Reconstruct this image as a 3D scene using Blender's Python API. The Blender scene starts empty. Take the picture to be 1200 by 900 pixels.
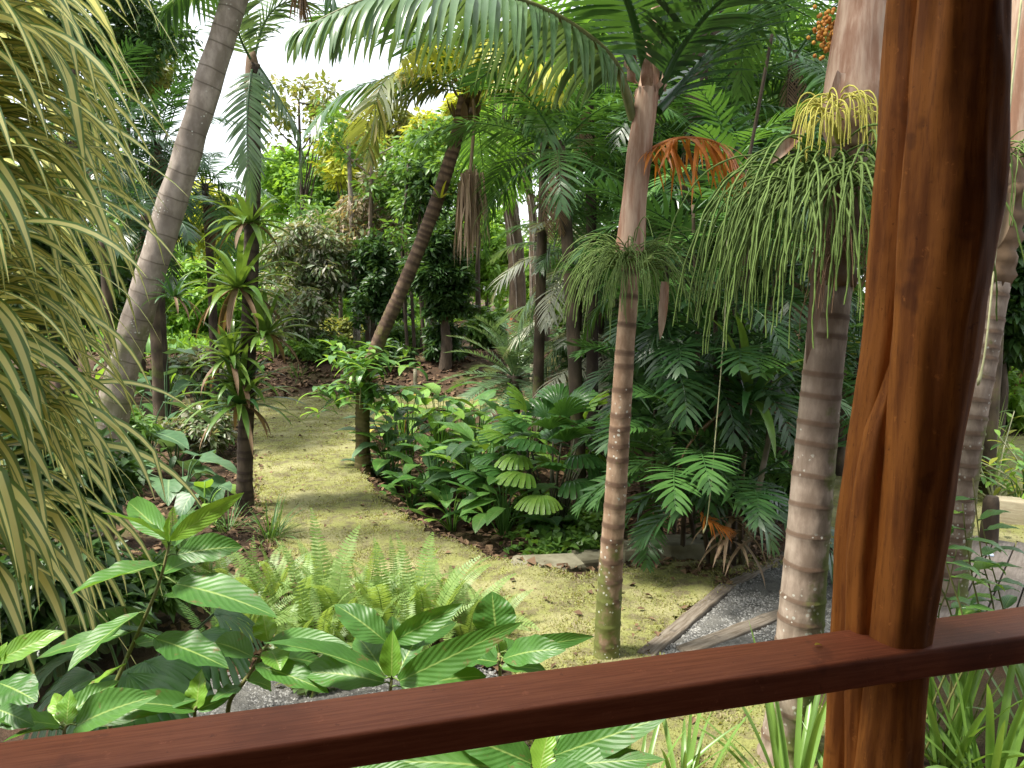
import bpy, bmesh, math, random
import numpy as np
from mathutils import Vector, Matrix, noise

R = math.radians
scene = bpy.context.scene
col = scene.collection

# ------------------------------------------------------------------ camera, sky, sun, exposure
CAMZ, PITCH, FPX = 2.3, R(7.0), 924.0
cam_data = bpy.data.cameras.new('camera')
cam_data.sensor_width = 36.0
cam_data.lens = 36.0 * FPX / 1200.0
cam_data.clip_start = 0.05
cam_data.clip_end = 2000.0
cam = bpy.data.objects.new('camera', cam_data)
cam.location = (0, 0, CAMZ)
cam.rotation_euler = (math.pi / 2 - PITCH, 0, 0)
col.objects.link(cam)
scene.camera = cam

SUN_EL, SUN_AZ = R(60), R(-105)          # azimuth measured from +Y towards +X
world = bpy.data.worlds.new('World')
scene.world = world
world.use_nodes = True
wn, wl = world.node_tree.nodes, world.node_tree.links
wn.clear()
w_out = wn.new('ShaderNodeOutputWorld')
w_bg = wn.new('ShaderNodeBackground')
w_sky = wn.new('ShaderNodeTexSky')
w_sky.sky_type = 'NISHITA'
w_sky.sun_disc = False
w_sky.sun_elevation = SUN_EL
w_sky.sun_rotation = SUN_AZ
w_sky.dust_density = 3.0
w_mix = wn.new('ShaderNodeMix')
w_mix.data_type = 'RGBA'
w_mix.inputs[0].default_value = 0.62       # thin even cloud cover over the blue
w_mix.inputs[7].default_value = (11.0, 11.2, 11.4, 1)
wl.new(w_sky.outputs[0], w_mix.inputs[6])
wl.new(w_mix.outputs[2], w_bg.inputs[0])
w_bg.inputs[1].default_value = 0.11
wl.new(w_bg.outputs[0], w_out.inputs[0])

sun_data = bpy.data.lights.new('sun', 'SUN')
sun_data.energy = 4.6
sun_data.angle = R(9)
sun_data.color = (1.0, 0.95, 0.84)
sun = bpy.data.objects.new('sun', sun_data)
sd = Vector((math.sin(SUN_AZ) * math.cos(SUN_EL), math.cos(SUN_AZ) * math.cos(SUN_EL), math.sin(SUN_EL)))
sun.rotation_euler = sd.to_track_quat('Z', 'Y').to_euler()
sun.location = sd * 40
col.objects.link(sun)

scene.view_settings.view_transform = 'Standard'
scene.view_settings.look = 'None'
scene.view_settings.gamma = 1.0
scene.view_settings.use_curve_mapping = False
scene.view_settings.exposure = 1.08
scene.cycles.max_bounces = 5
scene.cycles.diffuse_bounces = 3
scene.cycles.glossy_bounces = 2
scene.cycles.transmission_bounces = 3
scene.cycles.use_denoising = True

# ------------------------------------------------------------------ places: pixel of the 1200x900 photo -> point of the garden
UPV = Vector((0, math.sin(PITCH), math.cos(PITCH)))
FWD = Vector((0, math.cos(PITCH), -math.sin(PITCH)))
CAM = Vector((0, 0, CAMZ))
def ray(px, py):
    return Vector(((px - 600) / FPX, 0, 0)) + UPV * ((450 - py) / FPX) + FWD
def P(px, py, Y):
    d = ray(px, py); return CAM + d * (Y / d.y)
def G(px, py, z=0.0):
    d = ray(px, py); return CAM + d * ((z - CAMZ) / d.z)

# ------------------------------------------------------------------ mesh collecting
class MB:
    def __init__(s):
        s.v, s.f, s.uv, s.at = [], [], [], []
        s.bulk = []
    def add(s, v, f, uv=None, at=None):
        o = len(s.v)
        s.v.extend(v)
        s.f.extend([tuple(i + o for i in q) for q in f])
        s.uv.extend(uv if uv is not None else [(0.5, 0.5)] * len(v))
        s.at.extend(at if at is not None else [0.0] * len(v))
        return s
    def mesh(s, name, mat, smooth=True):
        me = bpy.data.meshes.new(name)
        v = np.array([tuple(p) for p in s.v], dtype=np.float32).reshape(-1, 3)
        uv = np.array(s.uv, dtype=np.float32).reshape(-1, 2)
        loops = np.array([i for q in s.f for i in q], dtype=np.int32)
        tot = np.array([len(q) for q in s.f], dtype=np.int32)
        at = np.array(s.at, dtype=np.float32)
        for (bv, bf, buv) in s.bulk:
            o = len(v)
            v = np.concatenate([v, bv.astype(np.float32)])
            uv = np.concatenate([uv, buv.astype(np.float32)])
            loops = np.concatenate([loops, (bf + o).astype(np.int32).ravel()])
            tot = np.concatenate([tot, np.full(len(bf), bf.shape[1], dtype=np.int32)])
            at = np.concatenate([at, np.zeros(len(bv), dtype=np.float32)])
        me.vertices.add(len(v)); me.vertices.foreach_set('co', v.ravel())
        me.loops.add(len(loops)); me.loops.foreach_set('vertex_index', loops)
        me.polygons.add(len(tot))
        st = np.zeros(len(tot), dtype=np.int32); st[1:] = np.cumsum(tot)[:-1]
        me.polygons.foreach_set('loop_start', st)
        me.polygons.foreach_set('use_smooth', np.full(len(tot), smooth, dtype=bool))
        me.update(calc_edges=True)
        ul = me.uv_layers.new(name='UVMap')
        ul.data.foreach_set('uv', uv[loops].ravel())
        if at.any():
            a = me.attributes.new('ring', 'FLOAT', 'POINT'); a.data.foreach_set('value', at)
        me.materials.append(mat)
        return me
    def build(s, name, mat, parent=None, smooth=True):
        return link(name, s.mesh(name, mat, smooth), parent)

def link(name, me, parent=None, M=None):
    o = bpy.data.objects.new(name, me)
    col.objects.link(o)
    if parent is not None:
        o.parent = parent
        inv = Matrix.Translation(-parent_loc(parent))
        o.matrix_basis = inv @ (M if M is not None else Matrix.Identity(4))
    elif M is not None:
        o.matrix_basis = M
    return o
LOC = {}
def parent_loc(p):
    return LOC.get(p.name, Vector((0, 0, 0)))
def tag(o, label=None, cat=None, group=None, kind=None):
    if label: o['label'] = label
    if cat: o['category'] = cat
    if group: o['group'] = group
    if kind: o['kind'] = kind
    return o
def thing(name, loc, label, cat, group=None):
    o = bpy.data.objects.new(name, None)
    col.objects.link(o)
    o.location = loc
    o.empty_display_size = 0.1
    LOC[o.name] = Vector(loc)
    return tag(o, label, cat, group)
def setpart(o):
    """remember where a mesh part stands so that sub-parts can be given in world places too"""
    w = o.matrix_basis.copy()
    LOC[o.name] = w.translation + (parent_loc(o.parent) if o.parent else Vector((0, 0, 0)))
    return o

# ------------------------------------------------------------------ materials
def nodes(name):
    m = bpy.data.materials.new(name); m.use_nodes = True
    nt = m.node_tree; nt.nodes.clear()
    out = nt.nodes.new('ShaderNodeOutputMaterial')
    return m, nt, out
class NT:
    def __init__(s, nt): s.nt = nt
    def n(s, t, **kw):
        x = s.nt.nodes.new(t)
        for k, v in kw.items(): setattr(x, k, v)
        return x
    def l(s, a, b): s.nt.links.new(a, b)
    def val(s, sock, v):
        if isinstance(v, (int, float, tuple, list)): sock.default_value = v
        else: s.l(v, sock)
    def math(s, op, a, b=None, clamp=False):
        x = s.n('ShaderNodeMath', operation=op, use_clamp=clamp)
        s.val(x.inputs[0], a)
        if b is not None: s.val(x.inputs[1], b)
        return x.outputs[0]
    def mix(s, f, a, b):
        x = s.n('ShaderNodeMix', data_type='RGBA')
        s.val(x.inputs[0], f)
        s.val(x.inputs[6], a if not isinstance(a, tuple) else (*a, 1))
        s.val(x.inputs[7], b if not isinstance(b, tuple) else (*b, 1))
        return x.outputs[2]
    def noise(s, vec, scale, detail=3.0, rough=0.55):
        x = s.n('ShaderNodeTexNoise')
        if vec is not None: s.l(vec, x.inputs['Vector'])
        x.inputs['Scale'].default_value = scale
        x.inputs['Detail'].default_value = detail
        x.inputs['Roughness'].default_value = rough
        return x.outputs[0]
    def ramp(s, f, lo, hi):
        x = s.n('ShaderNodeMapRange'); x.interpolation_type = 'SMOOTHSTEP'
        s.val(x.inputs[0], f); x.inputs[1].default_value = lo; x.inputs[2].default_value = hi
        return x.outputs[0]
    def bump(s, h, strength, dist=0.01):
        x = s.n('ShaderNodeBump'); x.inputs['Strength'].default_value = strength
        x.inputs['Distance'].default_value = dist
        s.l(h, x.inputs['Height']); return x.outputs[0]
    def scaled(s, vec, sc):
        x = s.n('ShaderNodeMapping'); s.l(vec, x.inputs[0]); x.inputs['Scale'].default_value = sc
        return x.outputs[0]

def leaf_mat(name, c1, c2, rough=0.4, transl=0.3, tcol=None, veins=None, midrib=None, band=None, c3=None, p3=0.0, spec=0.5, pleats=0):
    """green leaf: colour varies from leaf to leaf, light shines through, optional midrib, side veins, pale band"""
    def ds(c, f=0.04):
        y = .3 * c[0] + .6 * c[1] + .1 * c[2]
        return tuple(x + (y - x) * f for x in c)
    if band is None and c1[1] > c1[0]: c1, c2 = ds(c1), ds(c2)
    m, nt, out = nodes(name); k = NT(nt)
    geo = k.n('ShaderNodeNewGeometry'); oi = k.n('ShaderNodeObjectInfo'); uvn = k.n('ShaderNodeUVMap')
    sep = k.n('ShaderNodeSeparateXYZ'); k.l(uvn.outputs[0], sep.inputs[0])
    u, v = sep.outputs[0], sep.outputs[1]
    rnd = k.math('FRACT', k.math('ADD', geo.outputs['Random Per Island'], oi.outputs['Random']))
    base = k.mix(rnd, c1, c2)
    if c3 is not None:
        rnd2 = k.math('FRACT', k.math('MULTIPLY', rnd, 17.3))
        base = k.mix(k.math('LESS_THAN', rnd2, p3), base, c3)
    nz = k.noise(geo.outputs['Position'], 9.0, 3.0)
    base = k.mix(k.math('MULTIPLY', k.ramp(nz, 0.45, 0.75), 0.35), base, tuple(min(1, x * 1.5 + 0.01) for x in c2))
    du = k.math('ABSOLUTE', k.math('SUBTRACT', u, 0.5))
    bmp = None
    if band is not None:
        edge = k.ramp(du, band[1] - 0.03, band[1] + 0.03)
        base = k.mix(edge, band[0], base)
    if veins:
        ph = k.math('MULTIPLY', k.math('SUBTRACT', v, k.math('MULTIPLY', du, veins[1])), veins[0] * 6.2832)
        wv = k.math('SINE', ph)
        ln = k.ramp(wv, 0.86, 1.0)
        base = k.mix(k.math('MULTIPLY', ln, 0.16), base, tuple(min(1, x * 1.9 + 0.02) for x in c2))
        bmp = k.bump(wv, 0.16, 0.004)
    if pleats:
        wv = k.math('SINE', k.math('MULTIPLY', u, pleats * 6.2832))
        bmp = k.bump(wv, 0.6, 0.004)
    if veins:
        sp = k.noise(geo.outputs['Position'], 34.0, 4.0, 0.7)
        base = k.mix(k.math('MULTIPLY', k.ramp(k.math('ADD', sp, k.math('MULTIPLY', du, 0.2)), 0.67, 0.73), 0.8), base, (0.16, 0.11, 0.04))
        base = k.mix(k.math('MULTIPLY', k.ramp(k.noise(geo.outputs['Position'], 14.0, 2.0), 0.5, 0.75), 0.3), base, tuple(x * 0.6 for x in c1))
    if midrib is not None:
        base = k.mix(k.math('SUBTRACT', 1.0, k.ramp(du, 0.012, 0.035)), base, midrib)
    p = k.n('ShaderNodeBsdfPrincipled')
    k.l(base, p.inputs['Base Color'])
    p.inputs['Roughness'].default_value = rough
    p.inputs['Specular IOR Level'].default_value = spec
    if bmp is not None: k.l(bmp, p.inputs['Normal'])
    t = k.n('ShaderNodeBsdfTranslucent')
    tm = k.mix(0.6, base, tcol if tcol else (min(1, c2[0] * 2.2), min(1, c2[1] * 2.0), c2[2] * 0.7))
    k.l(tm, t.inputs[0])
    ms = k.n('ShaderNodeMixShader'); ms.inputs[0].default_value = transl
    k.l(p.outputs[0], ms.inputs[1]); k.l(t.outputs[0], ms.inputs[2]); k.l(ms.outputs[0], out.inputs[0])
    return m

def bark_mat(name, c1, c2, ringc, moss=0.0, lichen=0.0, mossz=(0.2, 1.2), stretch=(1, 1, 1), nscale=14.0, bump=0.5, mosscol=(0.105, 0.125, 0.03), mossdir=0.0):
    m, nt, out = nodes(name); k = NT(nt)
    geo = k.n('ShaderNodeNewGeometry'); pos = geo.outputs['Position']
    a = k.n('ShaderNodeAttribute'); a.attribute_name = 'ring'
    st = k.scaled(pos, stretch)
    n1 = k.noise(st, nscale, 5.0, 0.65)
    n2 = k.noise(pos, 2.2, 3.0)
    b = k.mix(k.ramp(n1, 0.35, 0.68), c1, c2)
    b = k.mix(k.math('MULTIPLY', k.ramp(n2, 0.45, 0.7), 0.5), b, tuple(x * 0.6 for x in c1))
    b = k.mix(k.math('MULTIPLY', a.outputs['Fac'], 0.9), b, ringc)
    sz = k.n('ShaderNodeSeparateXYZ'); k.l(pos, sz.inputs[0])
    if moss > 0:
        mn = k.noise(pos, 5.0, 4.0, 0.7)
        low = k.math('SUBTRACT', 1.0, k.ramp(sz.outputs[2], mossz[0], mossz[1]))
        sn = k.n('ShaderNodeSeparateXYZ'); k.l(geo.outputs['Normal'], sn.inputs[0])
        mm = k.ramp(k.math('ADD', k.math('ADD', mn, k.math('MULTIPLY', low, 0.28)), k.math('MULTIPLY', k.math('MULTIPLY', sn.outputs[0], mossdir), k.math('SUBTRACT', 1.0, k.ramp(sz.outputs[2], 1.3, 2.1)))), 0.62, 0.78)
        b = k.mix(k.math('MULTIPLY', mm, moss), b, mosscol)
    if lichen > 0:
        vo = k.n('ShaderNodeTexVoronoi'); k.l(pos, vo.inputs['Vector']); vo.inputs['Scale'].default_value = 30.0; vo.inputs['Randomness'].default_value = 1.0
        ln = k.noise(pos, 3.5, 2.0)
        low = k.math('SUBTRACT', 1.0, k.ramp(sz.outputs[2], 0.5, 2.2))
        lm = k.math('MULTIPLY', k.math('LESS_THAN', k.math('ADD', vo.outputs['Distance'], k.math('MULTIPLY', k.noise(pos, 40.0, 3.0), 0.6)), 0.5), k.ramp(k.math('ADD', ln, k.math('MULTIPLY', low, 0.12)), 0.55, 0.62))
        b = k.mix(k.math('MULTIPLY', lm, lichen), b, (0.55, 0.56, 0.5))
    p = k.n('ShaderNodeBsdfPrincipled'); k.l(b, p.inputs['Base Color'])
    p.inputs['Roughness'].default_value = 0.85
    p.inputs['Specular IOR Level'].default_value = 0.25
    k.l(k.bump(n1, bump, 0.012), p.inputs['Normal'])
    k.l(p.outputs[0], out.inputs[0])
    return m

def wood_mat(name, c1, c2, dark, stretch, rough=0.4, scale=10.0, coat=0.0, bump=0.15):
    m, nt, out = nodes(name); k = NT(nt)
    tc = k.n('ShaderNodeTexCoord'); st = k.scaled(tc.outputs['Object'], stretch)
    n1 = k.noise(st, scale, 5.0, 0.6); n2 = k.noise(tc.outputs['Object'], 3.1, 4.0, 0.6)
    n3 = k.noise(tc.outputs['Object'], 9.0, 3.0, 0.6)
    b = k.mix(k.ramp(n1, 0.35, 0.65), c1, c2)
    b = k.mix(k.math('MULTIPLY', k.ramp(n2, 0.52, 0.72), 0.6), b, dark)
    b = k.mix(k.math('MULTIPLY', k.ramp(n3, 0.64, 0.72), 0.5), b, dark)
    n4 = k.noise(st, scale * 5.5, 4.0, 0.7); n5 = k.noise(tc.outputs['Object'], 45.0, 4.0, 0.7)
    b = k.mix(k.math('MULTIPLY', k.ramp(n4, 0.5, 0.72), 0.5), b, dark)
    b = k.mix(k.math('MULTIPLY', k.ramp(n5, 0.62, 0.72), 0.45), b, tuple(min(1, x * 1.5 + .01) for x in c2))
    b = k.mix(k.math('MULTIPLY', k.ramp(n5, 0.36, 0.28), 0.6), b, dark)
    n1 = k.math('ADD', k.math('MULTIPLY', n1, 0.6), k.math('MULTIPLY', n4, 0.5))
    p = k.n('ShaderNodeBsdfPrincipled'); k.l(b, p.inputs['Base Color'])
    k.l(k.math('ADD', k.math('MULTIPLY', n2, 0.25), rough - 0.12), p.inputs['Roughness'])
    p.inputs['Specular IOR Level'].default_value = 0.22
    p.inputs['Coat Weight'].default_value = coat
    p.inputs['Coat Roughness'].default_value = 0.25
    k.l(k.bump(n1, bump, 0.004), p.inputs['Normal'])
    k.l(p.outputs[0], out.inputs[0])
    return m

def plain_mat(name, c1, c2, rough=0.8, scale=20.0, bump=0.3, island=False, trans=0.0):
    m, nt, out = nodes(name); k = NT(nt)
    geo = k.n('ShaderNodeNewGeometry')
    n1 = k.noise(geo.outputs['Position'], scale, 4.0, 0.6)
    f = geo.outputs['Random Per Island'] if island else k.ramp(n1, 0.3, 0.7)
    p = k.n('ShaderNodeBsdfPrincipled'); k.l(k.mix(f, c1, c2), p.inputs['Base Color'])
    p.inputs['Roughness'].default_value = rough
    p.inputs['Specular IOR Level'].default_value = 0.3
    k.l(k.bump(n1, bump, 0.01), p.inputs['Normal'])
    k.l(p.outputs[0], out.inputs[0])
    return m

def ground_mat(name, cols, scale, bump=0.6, fine=60.0):
    """three colours in patches: cols = (main, second, third)"""
    m, nt, out = nodes(name); k = NT(nt)
    geo = k.n('ShaderNodeNewGeometry'); pos = geo.outputs['Position']
    n1 = k.noise(pos, scale, 5.0, 0.65); n2 = k.noise(pos, scale * 0.23, 4.0, 0.6); n3 = k.noise(pos, fine, 4.0, 0.7)
    b = k.mix(k.ramp(n1, 0.42, 0.62), cols[0], cols[1])
    b = k.mix(k.ramp(n2, 0.46, 0.64), b, cols[2])
    b = k.mix(k.math('MULTIPLY', k.ramp(n3, 0.5, 0.75), 0.55), b, tuple(x * 0.35 for x in cols[1]))
    b = k.mix(k.math('MULTIPLY', k.ramp(n3, 0.45, 0.25), 0.4), b, tuple(min(1, x * 1.6) for x in cols[0]))
    p = k.n('ShaderNodeBsdfPrincipled'); k.l(b, p.inputs['Base Color'])
    p.inputs['Roughness'].default_value = 0.95
    p.inputs['Specular IOR Level'].default_value = 0.15
    k.l(k.bump(n3, bump, 0.02), p.inputs['Normal'])
    k.l(p.outputs[0], out.inputs[0])
    return m

M = {}
M['lawn'] = ground_mat('mossy_lawn', ((0.225, 0.232, 0.080), (0.15, 0.132, 0.07), (0.30, 0.285, 0.14)), 7.0, 1.0, 38.0)
M['meadow'] = ground_mat('meadow_green', ((0.14, 0.22, 0.04), (0.10, 0.16, 0.03), (0.2, 0.26, 0.06)), 1.0)
M['soil'] = ground_mat('leaf_litter_soil', ((0.055, 0.036, 0.023), (0.078, 0.047, 0.030), (0.095, 0.078, 0.036)), 5.0, 1.0)
M['gravel'] = ground_mat('grey_gravel', ((0.145, 0.142, 0.132), (0.085, 0.083, 0.078), (0.18, 0.175, 0.16)), 22.0, 1.0, 90.0)
M['blade'] = leaf_mat('lawn_blades', (0.14, 0.165, 0.04), (0.33, 0.335, 0.11), 0.6, 0.3, c3=(0.25, 0.21, 0.12), p3=0.35)
M['litter'] = plain_mat('fallen_leaf', (0.060, 0.033, 0.020), (0.20, 0.125, 0.068), 0.8, 20, 0.2, island=True)
M['pebble'] = plain_mat('pebble', (0.09, 0.09, 0.087), (0.30, 0.295, 0.28), 0.8, 40, 0.2, island=True)
M['timber'] = wood_mat('weathered_timber', (0.12, 0.095, 0.07), (0.21, 0.18, 0.145), (0.055, 0.045, 0.04), (1.2, 14, 14), 0.85, 5.0, 0, 0.8)
M['paletimber'] = wood_mat('pale_timber', (0.34, 0.29, 0.20), (0.44, 0.39, 0.28), (0.2, 0.16, 0.1), (1.2, 12, 12), 0.85, 5.0, 0, 0.5)
M['deck'] = wood_mat('deck_board', (0.20, 0.165, 0.14), (0.28, 0.24, 0.21), (0.12, 0.1, 0.08), (1.5, 14, 14), 0.7, 4.0, 0, 0.4)
M['stone'] = plain_mat('stone_slab', (0.12, 0.11, 0.07), (0.23, 0.215, 0.15), 0.9, 6, 1.0)
M['post'] = wood_mat('varnished_post', (0.23, 0.070, 0.013), (0.42, 0.145, 0.026), (0.085, 0.024, 0.006), (9, 9, 0.9), 0.72, 4.0, 0.0, 0.35)
M['rail'] = wood_mat('stained_rail', (0.27, 0.074, 0.032), (0.38, 0.115, 0.052), (0.15, 0.045, 0.025), (1.2, 30, 24), 0.52, 6.0, 0.06, 0.2)
M['porch'] = wood_mat('porch_boards', (0.07, 0.03, 0.018), (0.10, 0.045, 0.028), (0.04, 0.02, 0.013), (1.2, 14, 14), 0.6, 5.0)
# leaves
M['shrub'] = leaf_mat('shrub_leaf', (0.044, 0.145, 0.022), (0.078, 0.21, 0.030), 0.45, 0.32, (0.30, 0.55, 0.03), veins=(11, 0.55), midrib=(0.26, 0.38, 0.10))
M['shrub_new'] = leaf_mat('young_shrub_leaf', (0.12, 0.28, 0.025), (0.20, 0.38, 0.035), 0.36, 0.35, (0.45, 0.65, 0.04), veins=(11, 0.55), midrib=(0.3, 0.42, 0.1))
M['varieg'] = leaf_mat('striped_leaf', (0.055, 0.16, 0.05), (0.10, 0.23, 0.07), 0.40, 0.36, (0.85, 0.8, 0.3), band=((0.90, 0.83, 0.33), 0.25))
M['brom'] = leaf_mat('bromeliad_leaf', (0.06, 0.135, 0.022), (0.13, 0.22, 0.038), 0.32, 0.25)
M['bromdark'] = leaf_mat('dark_strap_leaf', (0.018, 0.065, 0.018), (0.04, 0.11, 0.025), 0.3, 0.2)
M['strap'] = leaf_mat('lily_leaf', (0.10, 0.20, 0.035), (0.17, 0.30, 0.06), 0.35, 0.28)
M['bed'] = leaf_mat('bed_leaf', (0.045, 0.14, 0.026), (0.10, 0.23, 0.042), 0.33, 0.25, veins=(9, 0.5), midrib=(0.18, 0.28, 0.08))
M['bedlight'] = leaf_mat('light_bed_leaf', (0.13, 0.29, 0.035), (0.22, 0.39, 0.05), 0.35, 0.32, veins=(9, 0.5), midrib=(0.28, 0.38, 0.1))
M['yellowleaf'] = leaf_mat('yellow_leaf', (0.42, 0.30, 0.03), (0.5, 0.40, 0.06), 0.5, 0.3)
M['fan'] = leaf_mat('fan_leaf', (0.04, 0.13, 0.028), (0.075, 0.19, 0.04), 0.32, 0.25)
M['taro'] = leaf_mat('taro_leaf', (0.05, 0.125, 0.05), (0.09, 0.18, 0.075), 0.46, 0.22, veins=(6, 0.7), midrib=(0.2, 0.3, 0.14))
M['fern'] = leaf_mat('fern_leaf', (0.12, 0.225, 0.045), (0.225, 0.335, 0.09), 0.5, 0.35)
M['fernbrown'] = leaf_mat('withered_fern', (0.16, 0.10, 0.045), (0.27, 0.19, 0.08), 0.7, 0.2)
M['ferndark'] = leaf_mat('dark_fern_leaf', (0.05, 0.13, 0.03), (0.10, 0.2, 0.04), 0.5, 0.3)
M['frond'] = leaf_mat('palm_leaflet', (0.034, 0.10, 0.024), (0.07, 0.165, 0.036), 0.33, 0.28)
M['frondgrey'] = leaf_mat('greyish_palm_leaflet', (0.065, 0.13, 0.058), (0.12, 0.20, 0.09), 0.28, 0.25)
M['fronddarkshade'] = leaf_mat('dark_shaded_leaflet', (0.013, 0.046, 0.014), (0.034, 0.092, 0.022), 0.33, 0.25)  # dark green, with overhead canopy shade and silhouette put into the colour
M['frondlight'] = leaf_mat('light_palm_leaflet', (0.08, 0.22, 0.03), (0.15, 0.32, 0.04), 0.35, 0.35)
M['frondyellow'] = leaf_mat('yellow_sunlit_leaflet', (0.30, 0.33, 0.02), (0.48, 0.46, 0.03), 0.4, 0.4, (0.8, 0.75, 0.03))  # glow of sun through the leaflets is put into this yellow
M['frondsilver'] = leaf_mat('silver_palm_leaflet', (0.22, 0.24, 0.17), (0.40, 0.41, 0.32), 0.42, 0.2)
M['frondorange'] = leaf_mat('orange_dead_leaflet', (0.32, 0.09, 0.015), (0.48, 0.17, 0.03), 0.5, 0.3, (0.8, 0.28, 0.02))
M['fronddead'] = leaf_mat('tan_dead_leaflet', (0.25, 0.165, 0.10), (0.36, 0.26, 0.17), 0.7, 0.15, (0.4, 0.3, 0.18))
M['deadbrown'] = leaf_mat('brown_dead_leaf', (0.12, 0.072, 0.04), (0.21, 0.135, 0.075), 0.7, 0.15)
# crowns far away
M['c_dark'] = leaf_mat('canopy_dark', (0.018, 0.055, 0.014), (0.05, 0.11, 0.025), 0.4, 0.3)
M['c_mid'] = leaf_mat('canopy_mid', (0.065, 0.155, 0.028), (0.13, 0.25, 0.042), 0.42, 0.35)
M['c_bright'] = leaf_mat('canopy_bright', (0.12, 0.25, 0.03), (0.20, 0.36, 0.045), 0.45, 0.4)
M['c_yellow'] = leaf_mat('canopy_yellow', (0.22, 0.29, 0.03), (0.38, 0.40, 0.05), 0.45, 0.4)
M['c_olive'] = leaf_mat('canopy_olive', (0.09, 0.13, 0.03), (0.17, 0.20, 0.05), 0.45, 0.35, c3=(0.28, 0.24, 0.06), p3=0.25)
M['c_silver'] = leaf_mat('canopy_silver', (0.14, 0.15, 0.10), (0.30, 0.295, 0.22), 0.45, 0.25, c3=(0.08, 0.15, 0.04), p3=0.55)
M['c_tan'] = leaf_mat('canopy_tan', (0.22, 0.17, 0.11), (0.38, 0.30, 0.21), 0.6, 0.25, c3=(0.10, 0.16, 0.05), p3=0.5)
# barks, stalks
M['ringed'] = bark_mat('ringed_palm_bark', (0.23, 0.175, 0.135), (0.39, 0.315, 0.255), (0.085, 0.05, 0.03), 0.9, 0.6, (-0.1, 1.3), (1, 1, 0.35), 16, 0.5, mossdir=0.24)
M['ringedbrown'] = bark_mat('ringed_brown_bark', (0.22, 0.14, 0.09), (0.37, 0.265, 0.185), (0.07, 0.04, 0.025), 0.9, 0.7, (0.0, 1.3), (1, 1, 0.4), 16, 0.5)
M['greybark'] = bark_mat('grey_bark', (0.20, 0.165, 0.135), (0.34, 0.29, 0.245), (0.10, 0.08, 0.06), 0.45, 0.75, (0.4, 3.2), (1, 1, 0.5), 12, 0.6)
M['redbark'] = bark_mat('reddish_palm_bark', (0.12, 0.078, 0.053), (0.22, 0.148, 0.10), (0.055, 0.034, 0.024), 0.6, 0.0, (0.5, 3.0), (1, 1, 0.5), 16, 0.6, (0.15, 0.14, 0.04))
M['darkbark'] = bark_mat('dark_bark', (0.045, 0.034, 0.024), (0.095, 0.07, 0.05), (0.03, 0.02, 0.015), 0.0, 0.0, (1, 6), (1, 1, 0.3), 14, 0.7)
M['mossbark'] = bark_mat('mossy_bark', (0.085, 0.06, 0.042), (0.17, 0.125, 0.085), (0.04, 0.03, 0.02), 0.55, 0.0, (-3, 4), (1, 1, 0.3), 10, 0.8)
M['shaft'] = bark_mat('dry_crownshaft', (0.24, 0.13, 0.085), (0.45, 0.33, 0.25), (0.12, 0.05, 0.025), 0, 0, (0, 1), (1, 1, 0.12), 18, 0.6)
M['stalk'] = plain_mat('green_stalk', (0.10, 0.17, 0.04), (0.18, 0.25, 0.06), 0.5, 12, 0.1)
M['stalkdark'] = plain_mat('dark_stalk', (0.03, 0.035, 0.02), (0.06, 0.06, 0.03), 0.6, 12, 0.2)
M['stem'] = plain_mat('shrub_stem', (0.13, 0.15, 0.045), (0.22, 0.2, 0.08), 0.6, 14, 0.2)
M['rachis'] = plain_mat('palm_midrib', (0.09, 0.10, 0.035), (0.16, 0.16, 0.06), 0.5, 10, 0.1)
M['strand'] = plain_mat('green_flower_strand', (0.065, 0.12, 0.025), (0.125, 0.185, 0.04), 0.65, 30, 0.4, island=True)
M['strandyellow'] = plain_mat('yellow_flower_strand', (0.38, 0.36, 0.05), (0.5, 0.46, 0.10), 0.55, 30, 0.2, island=True)
M['strandbrown'] = plain_mat('dry_flower_strand', (0.13, 0.075, 0.04), (0.25, 0.16, 0.09), 0.8, 30, 0.2, island=True)
M['fruit'] = plain_mat('orange_fruit', (0.42, 0.15, 0.03), (0.55, 0.28, 0.05), 0.5, 30, 0.1, island=True)
M['string'] = plain_mat('pale_vine', (0.34, 0.34, 0.18), (0.45, 0.45, 0.27), 0.6, 20, 0.1)
M['glass'] = plain_mat('pale_glass_stud', (0.5, 0.6, 0.75), (0.7, 0.8, 0.9), 0.1, 8, 0.0)
M['bamboo'] = bark_mat('yellow_cane', (0.22, 0.15, 0.05), (0.34, 0.25, 0.09), (0.12, 0.09, 0.05), 0, 0, (0, 1), (1, 1, 0.2), 10, 0.2)
M['red'] = leaf_mat('red_bract', (0.28, 0.02, 0.02), (0.4, 0.05, 0.03), 0.4, 0.2)

# ------------------------------------------------------------------ shape builders
def spline(pts, n):
    pts = [Vector(p) for p in pts]
    if len(pts) == 2:
        return [pts[0].lerp(pts[1], i / (n - 1)) for i in range(n)]
    ext = [pts[0] * 2 - pts[1]] + pts + [pts[-1] * 2 - pts[-2]]
    out = []
    m = len(pts) - 1
    for i in range(n):
        t = i / (n - 1) * m
        s = min(int(t), m - 1); f = t - s
        a, b, c, d = ext[s:s + 4]
        out.append(0.5 * ((2 * b) + (c - a) * f + (2 * a - 5 * b + 4 * c - d) * f * f + (3 * b - a - 3 * c + d) * f ** 3))
    return out
def lerpf(keys, t):
    """keys: list of (t, value)"""
    if t <= keys[0][0]: return keys[0][1]
    for (a, va), (b, vb) in zip(keys, keys[1:]):
        if t <= b: return va + (vb - va) * (t - a) / max(1e-9, b - a)
    return keys[-1][1]

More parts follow.
